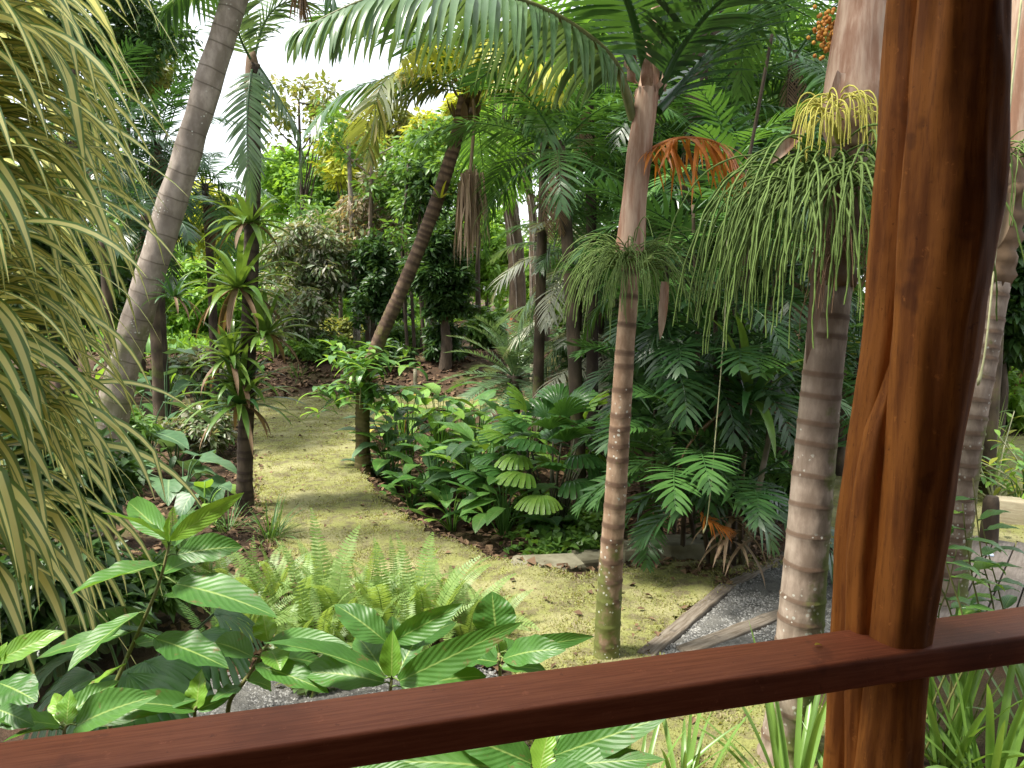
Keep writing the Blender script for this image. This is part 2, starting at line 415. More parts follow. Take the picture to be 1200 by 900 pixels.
def tube(mb, pts, rad, sides=8, rough=0.0, rscale=3.0, cap=True, at=None, flat=None):
    """tube along pts; rad a number or list; rough = relative noise"""
    n = len(pts)
    if not isinstance(rad, (list, tuple)): rad = [rad] * n
    v, uv, atv = [], [], []
    L = 0.0
    prevx = None
    for i, p in enumerate(pts):
        t = (pts[min(i + 1, n - 1)] - pts[max(i - 1, 0)])
        if t.length < 1e-9: t = Vector((0, 0, 1))
        t.normalize()
        if prevx is None:
            ref = Vector((0, 1, 0)) if abs(t.y) < 0.9 else Vector((1, 0, 0))
            x = ref.cross(t)
        else:
            x = prevx - t * prevx.dot(t)
        x.normalize(); y = t.cross(x); prevx = x
        if i: L += (p - pts[i - 1]).length
        for j in range(sides):
            a = 2 * math.pi * j / sides
            d = x * math.cos(a) + y * math.sin(a)
            r = rad[i]
            if rough:
                r *= 1 + rough * noise.noise((p + d * 0.5) * rscale) 
            v.append(p + d * r); uv.append((j / sides, L)); atv.append(at[i] if at else 0.0)
    f = []
    for i in range(n - 1):
        for j in range(sides):
            a, b = i * sides + j, i * sides + (j + 1) % sides
            f.append((a, b, b + sides, a + sides))
    if cap:
        f.append(tuple(range((n - 1) * sides, n * sides)))
        f.append(tuple(reversed(range(sides))))
    mb.add(v, f, uv, atv)
    return mb

def ringed_trunk(mb, pts, keys, spacing, sides=20, lip=0.05, rng=random, rough=0.05, ringw=0.016):
    """palm trunk with leaf scars; keys = radius along 0..1"""
    base = spline(pts, 60)
    L = [0.0]
    for a, b in zip(base, base[1:]): L.append(L[-1] + (b - a).length)
    tot = L[-1]
    def at_len(s):
        s = max(0, min(tot, s))
        for i in range(len(L) - 1):
            if s <= L[i + 1]:
                return base[i].lerp(base[i + 1], (s - L[i]) / max(1e-9, L[i + 1] - L[i]))
        return base[-1]
    ss, rr, aa = [0.0], [lerpf(keys, 0)], [0.0]
    s = spacing * 0.7
    while s < tot - 0.02:
        r = lerpf(keys, s / tot)
        for ds, k, a in ((-spacing * 0.45, 0.0, 0.0), (-ringw * 1.1, lip * 0.25, 0.15), (-ringw * 0.5, lip, 0.7), (ringw * 0.25, lip * 0.8, 1.0), (ringw * 1.0, -lip * 0.4, 0.9), (ringw * 1.6, -lip * 0.2, 0.2)):
            q = s + ds
            if q > ss[-1] + 0.001:
                ss.append(q); rr.append(r * (1 + k)); aa.append(a)
        s += spacing * rng.uniform(0.6, 1.35)
    ss.append(tot); rr.append(lerpf(keys, 1)); aa.append(0.0)
    tube(mb, [at_len(q) for q in ss], rr, sides, rough, 4.0, True, aa)
    # rings are not perfectly level: tilt them a little with a slow noise
    o = len(mb.v) - sides * len(ss)
    for i in range(o, len(mb.v)):
        p = mb.v[i]
        mb.v[i] = p + Vector((0, 0, 0.012 * noise.noise(p * Vector((7, 7, 1.3)).length * 0 + Vector((p.x * 9, p.y * 9, p.z * 2)))))
    return mb

LP = [(0, 0.12), (0.1, 0.5), (0.25, 0.86), (0.42, 1.0), (0.6, 0.93), (0.78, 0.66), (0.9, 0.36), (1.0, 0.02)]      # lance-shaped
OV = [(0, 0.3), (0.1, 0.72), (0.28, 1.0), (0.45, 0.98), (0.65, 0.78), (0.82, 0.48), (0.93, 0.2), (1.0, 0.02)]     # egg-shaped
ST = [(0, 0.8), (0.15, 0.95), (0.4, 1.0), (0.65, 0.85), (0.85, 0.5), (1.0, 0.02)]                                   # strap
HT = [(0, 0.75), (0.08, 0.98), (0.22, 1.0), (0.45, 0.82), (0.7, 0.5), (0.9, 0.17), (1.0, 0.01)]                     # heart

def strip(mb, pts, side, nrm, hw, fold=0.2, cross=2, wave=0.0, seed=0):
    """leaf blade along pts; side / nrm lists; hw half widths; cross quads across"""
    n = len(pts)
    v, uv, f = [], [], []
    m = cross + 1
    for i, p in enumerate(pts):
        for j in range(m):
            s = j / cross * 2 - 1
            z = abs(s) * fold * hw[i]
            if wave: z += wave * hw[i] * abs(s) * math.sin(i * 1.7 + (3.0 if s > 0 else 0.6) + seed)
            v.append(p + side[i] * (s * hw[i]) + nrm[i] * z)
            uv.append((j / cross, i / (n - 1)))
    for i in range(n - 1):
        for j in range(cross):
            a = i * m + j
            f.append((a, a + 1, a + 1 + m, a + m))
    mb.add(v, f, uv)

def blade(mb, base, d, up, L, w, bend=0.6, fold=0.2, prof=LP, nseg=9, cross=2, wave=0.0, petiole=0.0, curl=0.0, seed=0, grav=True):
    """leaf blade of length L and full width w from base along d, bending by `bend` radians (down)"""
    d = Vector(d).normalized(); up = Vector(up)
    s = d.cross(up)
    if s.length < 1e-4: s = d.cross(Vector((0.3, 0.9, 0.1)))
    s.normalize(); nr = s.cross(d).normalized()
    if petiole:
        end = base + d * petiole
        tube(mb, [base, base + d * petiole * 0.5 + nr * petiole * 0.06, end], [w * 0.04 + 0.0015] * 3, 5, cap=False)
        base = end
    pts, sd_, nn, hw = [], [], [], []
    p = Vector(base); step = L / nseg
    for i in range(nseg + 1):
        t = i / nseg
        a = -bend * (t ** 1.3)
        dd = d * math.cos(a) + nr * math.sin(a)
        n2 = nr * math.cos(a) - d * math.sin(a)
        s2 = s * math.cos(curl * t) + n2 * math.sin(curl * t)
        pts.append(p.copy()); sd_.append(s2); nn.append(n2); hw.append(0.5 * w * lerpf(prof, t))
        p = p + dd * step
    strip(mb, pts, sd_, nn, hw, fold, cross, wave, seed)

def strap(mb, base, d, L, w, grav=1.5, nseg=10, fold=0.35, prof=ST, roll=0.0, kink=None, stiff=1.6):
    """long arching leaf pulled down by its weight"""
    d = Vector(d).normalized()
    p = Vector(base); pts, sd_, nn, hw = [], [], [], []
    step = L / nseg
    s = d.cross(Vector((0, 0, 1)))
    if s.length < 1e-3: s = Vector((1, 0, 0))
    s.normalize()
    for i in range(nseg + 1):
        t = i / nseg
        n2 = s.cross(d).normalized()
        c = math.cos(roll * t); k = math.sin(roll * t)
        pts.append(p.copy()); sd_.append(s * c + n2 * k); nn.append(n2 * c - s * k); hw.append(0.5 * w * lerpf(prof, t))
        p = p + d * step
        g = grav * (t ** (stiff - 1)) * step / L * 1.6
        if kink and i == int(kink * nseg): g += 1.6
        d = (d + Vector((0, 0, -1)) * g)
        d.normalize()
        s = (s - d * s.dot(d)).normalized()
    strip(mb, pts, sd_, nn, hw, fold, 2)

def frond_parts(pts, n=36, ll=0.4, lw=0.03, ang=(70, 30), dih=10, grav=0.6, seg=4, t0=0.12, rr=0.012, rng=random, prof=None, cross=1, fold=0.3, up=(0, 0, 1), jitter=0.12, plumose=0.0, nc=40, skip=0.0):
    """pinnate frond along the points pts: returns (midrib builder, list of leaflet builders)"""
    c = spline(pts, nc)
    mid = MB()
    tube(mid, c, [rr * (1 - 0.85 * i / (nc - 1)) for i in range(nc)], 6, cap=False)
    prof = prof or [(0, 0.55), (0.15, 0.85), (0.4, 1.0), (0.7, 0.8), (0.9, 0.5), (1, 0.3)]
    WP = [(0, 0.45), (0.2, 1.0), (0.55, 0.85), (0.8, 0.5), (1, 0.04)]
    lf = []
    for side in (-1, 1):
        for i in range(n):
            if skip and rng.random() < skip: continue
            t = t0 + (1 - t0) * (i + rng.uniform(-0.3, 0.3) * jitter * 4) / (n - 1)
            t = max(0, min(0.995, t))
            q = t * (nc - 1); a = min(int(q), nc - 2); p = c[a].lerp(c[a + 1], q - a)
            T = (c[a + 1] - c[a]).normalized()
            U = Vector(up); U = U - T * U.dot(T)
            if U.length < 1e-3: U = Vector((0, 1, 0))
            U.normalize(); S = T.cross(U)
            tt = max(0.0, (t - t0) / (1 - t0))
            an = R(ang[0] + (ang[1] - ang[0]) * tt ** 1.3 + rng.uniform(-1, 1) * jitter * 60)
            di = R(dih + rng.uniform(-1, 1) * (jitter * 60 + plumose))
            d = T * math.cos(an) + (S * (side * math.cos(di)) + U * math.sin(di)) * math.sin(an)
            L = ll * lerpf(prof, tt) * rng.uniform(1 - jitter, 1 + jitter)
            w = lw * (0.75 + 0.25 * lerpf(prof, tt)) * rng.uniform(0.85, 1.1)
            P_, Sd, Nn, Hw = [], [], [], []
            pos = p.copy(); step = L / seg
            wv = T - d * T.dot(d)
            if wv.length < 0.05: wv = S.copy()
            wv.normalize()
            for k in range(seg + 1):
                P_.append(pos.copy()); Sd.append(wv.copy()); Nn.append(wv.cross(d)); Hw.append(0.5 * w * lerpf(WP, k / seg))
                pos = pos + d * step
                d = d + Vector((0, 0, -1)) * (grav / seg * (0.5 + k / seg)); d.normalize()
                wv = wv - d * wv.dot(d); wv.normalize()
            b = MB(); strip(b, P_, Sd, Nn, Hw, fold if cross > 1 else 0.0, cross)
            lf.append(b)
    return mid, lf
def merge(mbs):
    o = MB()
    for b in mbs: o.add(b.v, b.f, b.uv, b.at)
    return o
def frond_mesh(name, mat, pts, **kw):
    mid, lf = frond_parts(pts, **kw)
    return merge([mid] + lf).mesh(name, mat)

def arc_pts(L, droop, k=8, power=1.5, side=0.0):
    """local frond curve: starts along +Y, bends down by droop radians"""
    pts, p = [], Vector((0, 0, 0))
    for i in range(k + 1):
        pts.append(p.copy())
        a = droop * ((i + 0.5) / k) ** power
        p = p + Vector((side * (i / k) * L / k, math.cos(a) * L / k, -math.sin(a) * L / k))
    return pts
def place(az, pitch, loc, scale=1.0, roll=0.0):
    """matrix: local +Y turned to azimuth az (0 = away from camera, + = to the right), tipped up by pitch"""
    return Matrix.Translation(loc) @ Matrix.Rotation(-az, 4, 'Z') @ Matrix.Rotation(pitch, 4, 'X') @ Matrix.Rotation(roll, 4, 'Y') @ Matrix.Scale(scale, 4)
def dvec(az, el):
    return Vector((math.sin(az) * math.cos(el), math.cos(az) * math.cos(el), math.sin(el)))

def leaf_cloud(rng, centers, radii, per, L, w, droop=0.3, flat=0.35, spread=1.0):
    """numpy: many small folded leaves around clump centres -> (verts, quads, uv)"""
    C = np.repeat(np.array(centers, dtype=np.float32), per, axis=0)
    Rr = np.repeat(np.array(radii, dtype=np.float32), per)
    n = len(C)
    off = rng.normal(size=(n, 3)).astype(np.float32)
    off /= np.linalg.norm(off, axis=1, keepdims=True) + 1e-6
    rad = rng.random(n).astype(np.float32) ** 0.45
    pos = C + off * (rad * Rr)[:, None] * np.array([1, 1, flat * 1.6 + 0.2], dtype=np.float32)
    d = off * 0.9 + rng.normal(size=(n, 3)).astype(np.float32) * 0.6
    d[:, 2] = d[:, 2] * 0.5 - droop
    d /= np.linalg.norm(d, axis=1, keepdims=True) + 1e-6
    z = rng.normal(size=(n, 3)).astype(np.float32) * 0.45 + np.array([0, 0, 1], dtype=np.float32)
    x = np.cross(d, z); x /= np.linalg.norm(x, axis=1, keepdims=True) + 1e-6
    z = np.cross(x, d)
    s = (rng.random(n) * 0.7 + 0.6).astype(np.float32)
    T = np.array([[0, 0, 0], [-0.5 * w, 0.42 * L, 0.12 * w], [0, 0.5 * L, -0.03 * L], [0.5 * w, 0.42 * L, 0.12 * w], [0, L, -0.16 * L]], dtype=np.float32)
    V = pos[:, None, :] + s[:, None, None] * (T[None, :, 0:1] * x[:, None, :] + T[None, :, 1:2] * d[:, None, :] + T[None, :, 2:3] * z[:, None, :])
    F = np.array([[0, 2, 4, 1], [0, 3, 4, 2]], dtype=np.int64)[None] + (np.arange(n) * 5)[:, None, None]
    UV = np.tile(np.array([[0.5, 0], [0, 0.4], [0.5, 0.5], [1, 0.4], [0.5, 1]], dtype=np.float32), (n, 1))
    return V.reshape(-1, 3), F.reshape(-1, 4), UV

# ------------------------------------------------------------------ the lie of the land
def poly(px, z=0.0):
    return np.array([[G(x, y, z).x, G(x, y, z).y] for x, y in px])
BED = poly([(422, 548), (455, 590), (505, 622), (565, 647), (640, 668), (730, 668), (775, 640), (765, 560), (740, 500), (560, 479), (480, 482), (440, 505)])
LAWN = poly([(300, 466), (280, 500), (288, 560), (305, 600), (310, 640), (370, 690), (540, 730), (600, 790), (620, 900), (620, 1000), (1050, 1000), (985, 860), (900, 800), (758, 772), (850, 692), (918, 655), (840, 652), (770, 662),
             (700, 674), (640, 669), (565, 648), (505, 623), (455, 591), (424, 549), (440, 506), (480, 481), (620, 478), (660, 466)])
LAWN2 = poly([(925, 640), (955, 560), (960, 524), (1100, 512), (1330, 512), (1330, 640), (1190, 640), (1060, 645), (1010, 645)])
PATH = poly([(752, 778), (850, 692), (922, 652), (1080, 650), (1090, 700), (1075, 815), (960, 812), (880, 800)])
STRIP = poly([(150, 850), (235, 800), (330, 785), (470, 780), (560, 775), (600, 800), (610, 900), (560, 1000), (100, 1000)])
def psd(X, Y, pl):
    """signed distance to polygon, positive inside"""
    X = np.asarray(X, dtype=float); Y = np.asarray(Y, dtype=float)
    d = np.full(X.shape, 1e9); ins = np.zeros(X.shape, dtype=bool)
    n = len(pl)
    for i in range(n):
        ax, ay = pl[i]; bx, by = pl[(i + 1) % n]
        ex, ey = bx - ax, by - ay
        t = np.clip(((X - ax) * ex + (Y - ay) * ey) / (ex * ex + ey * ey + 1e-12), 0, 1)
        d = np.minimum(d, np.hypot(X - ax - t * ex, Y - ay - t * ey))
        c = ((ay > Y) != (by > Y)) & (X < (bx - ax) * (Y - ay) / (by - ay + 1e-12) + ax)
        ins ^= c
    return np.where(ins, d, -d)
def sst(a, b, x):
    t = np.clip((x - a) / (b - a), 0, 1); return t * t * (3 - 2 * t)
def vnoise(X, Y):
    return (np.sin(X * 1.7 + 0.6 * np.sin(Y * 1.3)) + np.sin(Y * 2.1 + 1.3 + 0.7 * np.sin(X * 1.9)) + 0.5 * np.sin(X * 4.3 + Y * 3.1) + 0.35 * np.sin(X * 9.1 - Y * 7.7 + 1.0)) / 2.85
def H(X, Y):
    z = 0.03 * vnoise(X * 0.8, Y * 0.8)
    z = z - 0.30 * sst(-0.05, 0.45, psd(X, Y, BED))
    z = z + 0.62 * sst(16.6, 19.2, Y + 0.35 * vnoise(X * 0.5, Y * 0.2))
    return z
def hz(x, y): return float(H(np.array([x]), np.array([y]))[0])
def GH(px, py):
    """where the line of sight meets the ground"""
    p = G(px, py, 0.0)
    for _ in range(6): p = G(px, py, hz(p.x, p.y))
    return p

def grid_mesh(name, xs, ys, mat, zf, keep=None, parent=None):
    X, Y = np.meshgrid(xs, ys)
    Z = zf(X, Y)
    nx, ny = len(xs), len(ys)
    V = np.stack([X, Y, Z], axis=-1).reshape(-1, 3)
    i = np.arange((ny - 1) * nx).reshape(ny - 1, nx)[:, :-1].ravel()
    F = np.stack([i, i + 1, i + 1 + nx, i + nx], axis=1)
    if keep is not None:
        K = keep(X, Y).ravel()
        F = F[K[F].all(axis=1)]
        used = np.unique(F); mp = np.zeros(len(V), dtype=np.int64); mp[used] = np.arange(len(used))
        V = V[used]; F = mp[F]
    mb = MB(); mb.bulk.append((V, F, V[:, :2].copy()))
    return mb.build(name, mat, parent)

MEADOW = np.array([[-40, 20.5], [-3.6, 20.5], [-3.0, 30], [-2, 60], [-40, 60]])
gx = np.concatenate([np.linspace(-90, -9, 28)[:-1], np.linspace(-9, 9, 181), np.linspace(9, 90, 28)[1:]])
gy = np.concatenate([np.linspace(-20, 0, 10)[:-1], np.linspace(0, 22, 221), np.linspace(22, 160, 40)[1:]])
tag(grid_mesh('ground', gx, gy, M['soil'], H), kind='structure')

def sheet(name, pl, mat, step, lift, rag=0.18):
    x0, y0 = pl.min(axis=0) - 0.3; x1, y1 = pl.max(axis=0) + 0.3
    y0 = max(y0, 1.9)
    xs = np.arange(x0, x1, step); ys = np.arange(y0, y1, step)
    sd_ = lambda X, Y: psd(X, Y, pl) + rag * 0.5 * vnoise(X * 5.3, Y * 5.3) + rag * 0.35 * vnoise(X * 15.3 + 2, Y * 14.1)
    zf = lambda X, Y: H(X, Y) + lift * sst(-0.01, 0.12, sd_(X, Y)) + 0.012 * vnoise(X * 6.1, Y * 5.7) * sst(0, 0.3, sd_(X, Y)) + 0.003
    return grid_mesh(name, xs, ys, mat, zf, lambda X, Y: sd_(X, Y) > -0.02)
tag(sheet('lawn', LAWN, M['lawn'], 0.07, 0.03), kind='structure')
tag(sheet('lawn', LAWN2, M['lawn'], 0.09, 0.03), kind='structure')
tag(sheet('meadow', MEADOW, M['meadow'], 0.6, 0.05, 0.5), kind='structure')
tag(sheet('gravel_path', PATH, M['gravel'], 0.05, 0.018, 0.03), kind='structure')
tag(sheet('gravel_path', STRIP, M['gravel'], 0.06, 0.016, 0.12), kind='structure')

nr = np.random.default_rng(5)
def sample_poly(pl, n, ymax=None, bias=0.0):
    x0, y0 = pl.min(axis=0); x1, y1 = pl.max(axis=0)
    y0 = max(y0, 2.2)
    out = []
    got = 0
    while got < n:
        X = nr.uniform(x0, x1, n); Y = y0 + (y1 - y0) * nr.random(n) ** (1 + bias)
        k = psd(X, Y, pl) + 0.1 * vnoise(X * 5.3, Y * 5.3) > 0.0
        out.append(np.stack([X[k], Y[k]], 1)); got += int(k.sum())
    return np.concatenate(out)[:n]
def blades_stuff(name, pl, n, h, w, mat, label, cat, bias=0.6, patch=True):
    p = sample_poly(pl, n, bias=bias)
    if patch:
        k = vnoise(p[:, 0] * 2.3, p[:, 1] * 2.3) + 0.6 * nr.normal(size=len(p)) > -0.45
        p = p[k]
    n = len(p)
    z = H(p[:, 0], p[:, 1]) + 0.022
    b = np.stack([p[:, 0], p[:, 1], z], 1)
    az = nr.uniform(0, 6.283, n); ln = nr.uniform(0.5, 1.3, n) * h; tilt = nr.uniform(0.3, 1.4, n)
    d = np.stack([np.sin(az) * np.sin(tilt), np.cos(az) * np.sin(tilt), np.cos(tilt)], 1)
    s = np.stack([np.cos(az), -np.sin(az), np.zeros(n)], 1) * (w * nr.uniform(0.6, 1.3, n))[:, None]
    V = np.stack([b - s, b + s, b + d * ln[:, None] * 0.6 + s * 0.7, b + d * ln[:, None] - np.array([0, 0, 0.3]) * ln[:, None]], 1)
    F = (np.arange(n) * 4)[:, None] + np.array([[0, 1, 2, 3]])
    UV = np.tile(np.array([[0, 0], [1, 0], [1, 0.6], [0.5, 1]]), (n, 1))
    mb = MB(); mb.bulk.append((V.reshape(-1, 3), F, UV))
    return tag(mb.build(name, mat, smooth=False), label, cat, kind='stuff')
blades_stuff('lawn_grass', LAWN, 150000, 0.036, 0.0060, M['blade'], 'short yellow green mossy grass covering the winding lawn', 'grass', 0.9)
blades_stuff('lawn_grass', LAWN2, 12000, 0.035, 0.006, M['blade'], 'short mossy grass on the far lawn behind the wooden post', 'grass', 0.0)
blades_stuff('meadow_grass', MEADOW, 40000, 0.5, 0.03, M['c_bright'], 'tall bright green grass in the meadow behind the leaning grey trunk', 'grass', 0.3, False)
def litter_stuff(name, pl, n, size, mat, label, cat, lift=0.02):
    p = sample_poly(pl, n, bias=0.2)
    n = len(p)
    z = H(p[:, 0], p[:, 1]) + lift + nr.random(n) * 0.02
    b = np.stack([p[:, 0], p[:, 1], z], 1)
    az = nr.uniform(0, 6.283, n); L = nr.uniform(0.5, 1.4, n) * size
    d = np.stack([np.sin(az), np.cos(az), nr.normal(size=n) * 0.25], 1); s = np.stack([np.cos(az), -np.sin(az), nr.normal(size=n) * 0.25], 1)
    W_ = L * nr.uniform(0.15, 0.45, n)
    up = np.zeros((n, 3)); up[:, 2] = L * nr.uniform(-0.1, 0.35, n)
    V = np.stack([b - d * L[:, None] / 2, b - s * W_[:, None] + up, b + d * L[:, None] / 2, b + s * W_[:, None] + up], 1)
    F = (np.arange(n) * 4)[:, None] + np.array([[0, 1, 2, 3]])
    mb = MB(); mb.bulk.append((V.reshape(-1, 3), F, np.tile(np.array([[0.5, 0], [0, 0.5], [0.5, 1], [1, 0.5]]), (n, 1))))
    return tag(mb.build(name, mat, smooth=False), label, cat, kind='stuff')
BANK = np.array([[-9, 16.4], [5, 16.4], [7, 21], [-11, 21]])
LEFTBED = poly([(120, 700), (150, 480), (300, 468), (296, 520), (320, 600), (335, 650), (400, 700), (560, 740), (590, 790), (300, 800)])
RIGHTBED = poly([(740, 668), (780, 600), (900, 590), (925, 650), (850, 690)])
litter_stuff('fallen_leaves', BED, 3500, 0.09, M['litter'], 'brown fallen leaves lying in the sunken planting bed', 'leaf litter')
litter_stuff('fallen_leaves', BANK, 5000, 0.14, M['litter'], 'brown leaf litter covering the bank beyond the lawn', 'leaf litter')
litter_stuff('fallen_leaves', LEFTBED, 3500, 0.07, M['litter'], 'brown fallen leaves between the ferns and the leaning trunk', 'leaf litter')
litter_stuff('fallen_leaves', RIGHTBED, 1200, 0.07, M['litter'], 'brown fallen leaves at the foot of the clustered palm', 'leaf litter')
litter_stuff('fallen_leaves', LAWN, 500, 0.05, M['litter'], 'few brown leaves dropped across the mossy lawn', 'leaf litter', 0.035)
def pebble_stuff(name, pl, n, size, label):
    p = sample_poly(pl, n, bias=0.2); n = len(p)
    z = H(p[:, 0], p[:, 1]) + 0.018
    T = np.array([[1, 0, 0], [0, 1, 0], [-1, 0, 0], [0, -1, 0], [0, 0, 0.7], [0.0, 0, -0.5]])
    s = nr.uniform(0.4, 1.3, (n, 1, 1)) * size * nr.uniform(0.6, 1.3, (n, 1, 3))
    a = nr.uniform(0, 6.28, n)
    V = T[None] * s
    X = V[:, :, 0] * np.cos(a)[:, None] - V[:, :, 1] * np.sin(a)[:, None]; Yv = V[:, :, 0] * np.sin(a)[:, None] + V[:, :, 1] * np.cos(a)[:, None]
    V = np.stack([X + p[:, 0:1], Yv + p[:, 1:2], V[:, :, 2] + z[:, None]], -1).reshape(-1, 3)
    F = (np.arange(n) * 6)[:, None, None] + np.array([[0, 1, 4], [1, 2, 4], [2, 3, 4], [3, 0, 4]])[None]
    mb = MB(); mb.bulk.append((V, F.reshape(-1, 3), np.tile(np.array([[0.5, 0.5]]), (len(V), 1))))
    return tag(mb.build(name, M['pebble'], smooth=False), label, 'gravel', kind='stuff')
pebble_stuff('gravel', PATH, 16000, 0.011, 'grey gravel stones filling the timber edged path')
pebble_stuff('gravel', STRIP, 12000, 0.010, 'grey gravel stones below the handrail')

# ------------------------------------------------------------------ the porch: handrail, post, roof, floor
ZR = CAMZ - 0.65
def bar_between(mb, a, b, w, t, bev=0.006, nseg=24, wob=0.0):
    """squared timber with rounded edges from a to b: w wide (level), t thick"""
    a, b = Vector(a), Vector(b)
    d = (b - a); L = d.length; d.normalize()
    s = d.cross(Vector((0, 0, 1))).normalized(); u = s.cross(d).normalized()
    cs = []
    for cx, cy, a0 in ((w / 2 - bev, t / 2 - bev, 0), (-w / 2 + bev, t / 2 - bev, 90), (-w / 2 + bev, -t / 2 + bev, 180), (w / 2 - bev, -t / 2 + bev, 270)):
        for k in range(4):
            an = R(a0 + k * 30); cs.append((cx + bev * math.cos(an), cy + bev * math.sin(an)))
    v, f, uv = [], [], []
    m = len(cs)
    for i in range(nseg + 1):
        p = a + d * (L * i / nseg)
        for j, (x, y) in enumerate(cs):
            q = p + s * x + u * y
            if wob: q = q + s * (wob * noise.noise(q * 6)) + u * (wob * noise.noise(q * 6 + Vector((9, 3, 1))))
            v.append(q); uv.append((j / m, i / nseg))
    for i in range(nseg):
        for j in range(m):
            f.append((i * m + j, i * m + (j + 1) % m, (i + 1) * m + (j + 1) % m, (i + 1) * m + j))
    f.append(tuple(reversed(range(m)))); f.append(tuple(range(nseg * m, nseg * m + m)))
    mb.add(v, f, uv); return mb
def local_bar(name, mat, a, b, w, t, parent=None, **kw):
    """bar as an object whose local x runs along it (so that the grain follows)"""
    a, b = Vector(a), Vector(b)
    d = (b - a).normalized(); s = Vector((0, 0, 1)).cross(d).normalized(); u = d.cross(s).normalized()
    M4 = Matrix((d, s, u)).transposed().to_4x4(); M4.translation = (a + b) / 2
    L = (b - a).length
    mb = MB(); bar_between(mb, (-L / 2, 0, 0), (L / 2, 0, 0), w, t, **kw)
    return link(name, mb.mesh(name, mat), parent, M4)

ra, rb = G(0, 868, ZR), G(1200, 709, ZR)
rd = (rb - ra).normalized(); rs = Vector((rd.y, -rd.x, 0))       # towards the camera
RW, RT = 0.118, 0.056
c0 = ra + rs * (RW / 2) - Vector((0, 0, RT / 2))
rail = local_bar('handrail', M['rail'], c0 - rd * 0.9, c0 + rd * 3.2, RW, RT, bev=0.009, nseg=60, wob=0.0012)
tag(rail, 'reddish brown varnished handrail running across beneath the garden view', 'handrail')

pc = G(1035, 752, ZR)
post = thing('porch_post', (pc.x, pc.y, 0.7), 'dark reddish brown fluted tree trunk post rising through the handrail', 'post')
def lobe(keys, Y, name, sides=48, depth=1.0):
    ys = [k[0] for k in keys]
    pts, rad = [], []
    n = 110
    for i in range(n):
        y = ys[0] + (ys[-1] - ys[0]) * i / (n - 1)
        cx = lerpf([(k[0], k[1]) for k in keys], y); r = lerpf([(k[0], k[2]) for k in keys], y)
        pts.append((cx, y, r))
    # smooth
    for _ in range(3):
        pts = [pts[0]] + [tuple((pts[i - 1][k] + 2 * pts[i][k] + pts[i + 1][k]) / 4 for k in range(3)) for i in range(1, n - 1)] + [pts[-1]]
    P3 = [P(x, y, Y) for x, y, r in pts]; rad = [r * Y / FPX for x, y, r in pts]
    mb = MB(); tube(mb, P3, rad, sides, 0.10, 5.0)
    for i, q in enumerate(mb.v):
        c = P3[min(len(P3) - 1, i // sides)]; d = (q - c)
        k = noise.noise(Vector((math.atan2(d.y, d.x) * 2.6, q.z * 1.3, len(name)))) * .09 + noise.noise(Vector((math.atan2(d.y, d.x) * 6, q.z * 2.1, 5.0))) * .04 + noise.noise(q * 16) * .02
        mb.v[i] = c + d * (1 + k)
    return mb
YP = pc.y + 0.03
body = merge([
    lobe([(-640, 1190, 50), (0, 1128, 44), (130, 1121, 50), (250, 1112, 53), (400, 1093, 48), (520, 1080, 42), (640, 1066, 38), (760, 1052, 34), (900, 1040, 38), (1160, 1030, 48)], YP - 0.01, 'a'),
    lobe([(-640, 1132, 36), (0, 1079, 34), (200, 1063, 33), (400, 1044, 33), (500, 1024, 28), (620, 1004, 25), (740, 998, 23), (900, 982, 17), (1160, 968, 22)], YP + 0.07, 'b'),
    lobe([(380, 1066, 10), (440, 1050, 14), (500, 1034, 19), (570, 1021, 20), (650, 1013, 21), (760, 1010, 20), (860, 1006, 16), (1000, 1002, 12)], YP + 0.03, 'c'),
    lobe([(-640, 1180, 40), (0, 1120, 34), (300, 1098, 38), (600, 1050, 36), (1160, 1012, 36)], YP + 0.08, 'd', 20),
])
po = body.build('post_trunk', M['post'], post)

# roof and floor of the porch (they shade the rail and post; the floor and roof edges lie just outside the view)
ang = math.atan2(rd.y, rd.x)
def slab(name, mat, u0, u1, v0, v1, z0, z1):
    """box in the porch's own directions: u along the rail, v towards the camera"""
    mb = MB(); o = ra.copy(); o.z = 0
    c = [o + rd * u + rs * v for u, v in ((u0, v0), (u1, v0), (u1, v1), (u0, v1))]
    vv = [Vector((p.x, p.y, z0)) for p in c] + [Vector((p.x, p.y, z1)) for p in c]
    mb.add(vv, [(3, 2, 1, 0), (4, 5, 6, 7), (0, 1, 5, 4), (1, 2, 6, 5), (2, 3, 7, 6), (3, 0, 4, 7)])
    return tag(mb.build(name, mat, smooth=False), kind='structure')
slab('porch_floor', M['porch'], -6.0, 7.5, -0.1, 4.2, 0.55, 0.70)
slab('porch_roof', M['porch'], -6.0, 7.5, -0.2, 4.4, CAMZ + 1.15, CAMZ + 1.25)
slab('porch_wall', M['porch'], -6.0, 7.5, 3.9, 4.02, 0.704, CAMZ + 1.146)

# a dropped leaf on the rail
lf = MB(); q = G(955, 756, ZR + 0.004); blade(lf, q, (1, 0.3, 0.1), (0, 0, 1), 0.016, 0.008, 0.9, 0.5, OV, 5)
tag(lf.build('fallen_leaf', M['yellowleaf']), 'tiny curled orange leaf lying on the handrail', 'leaf')

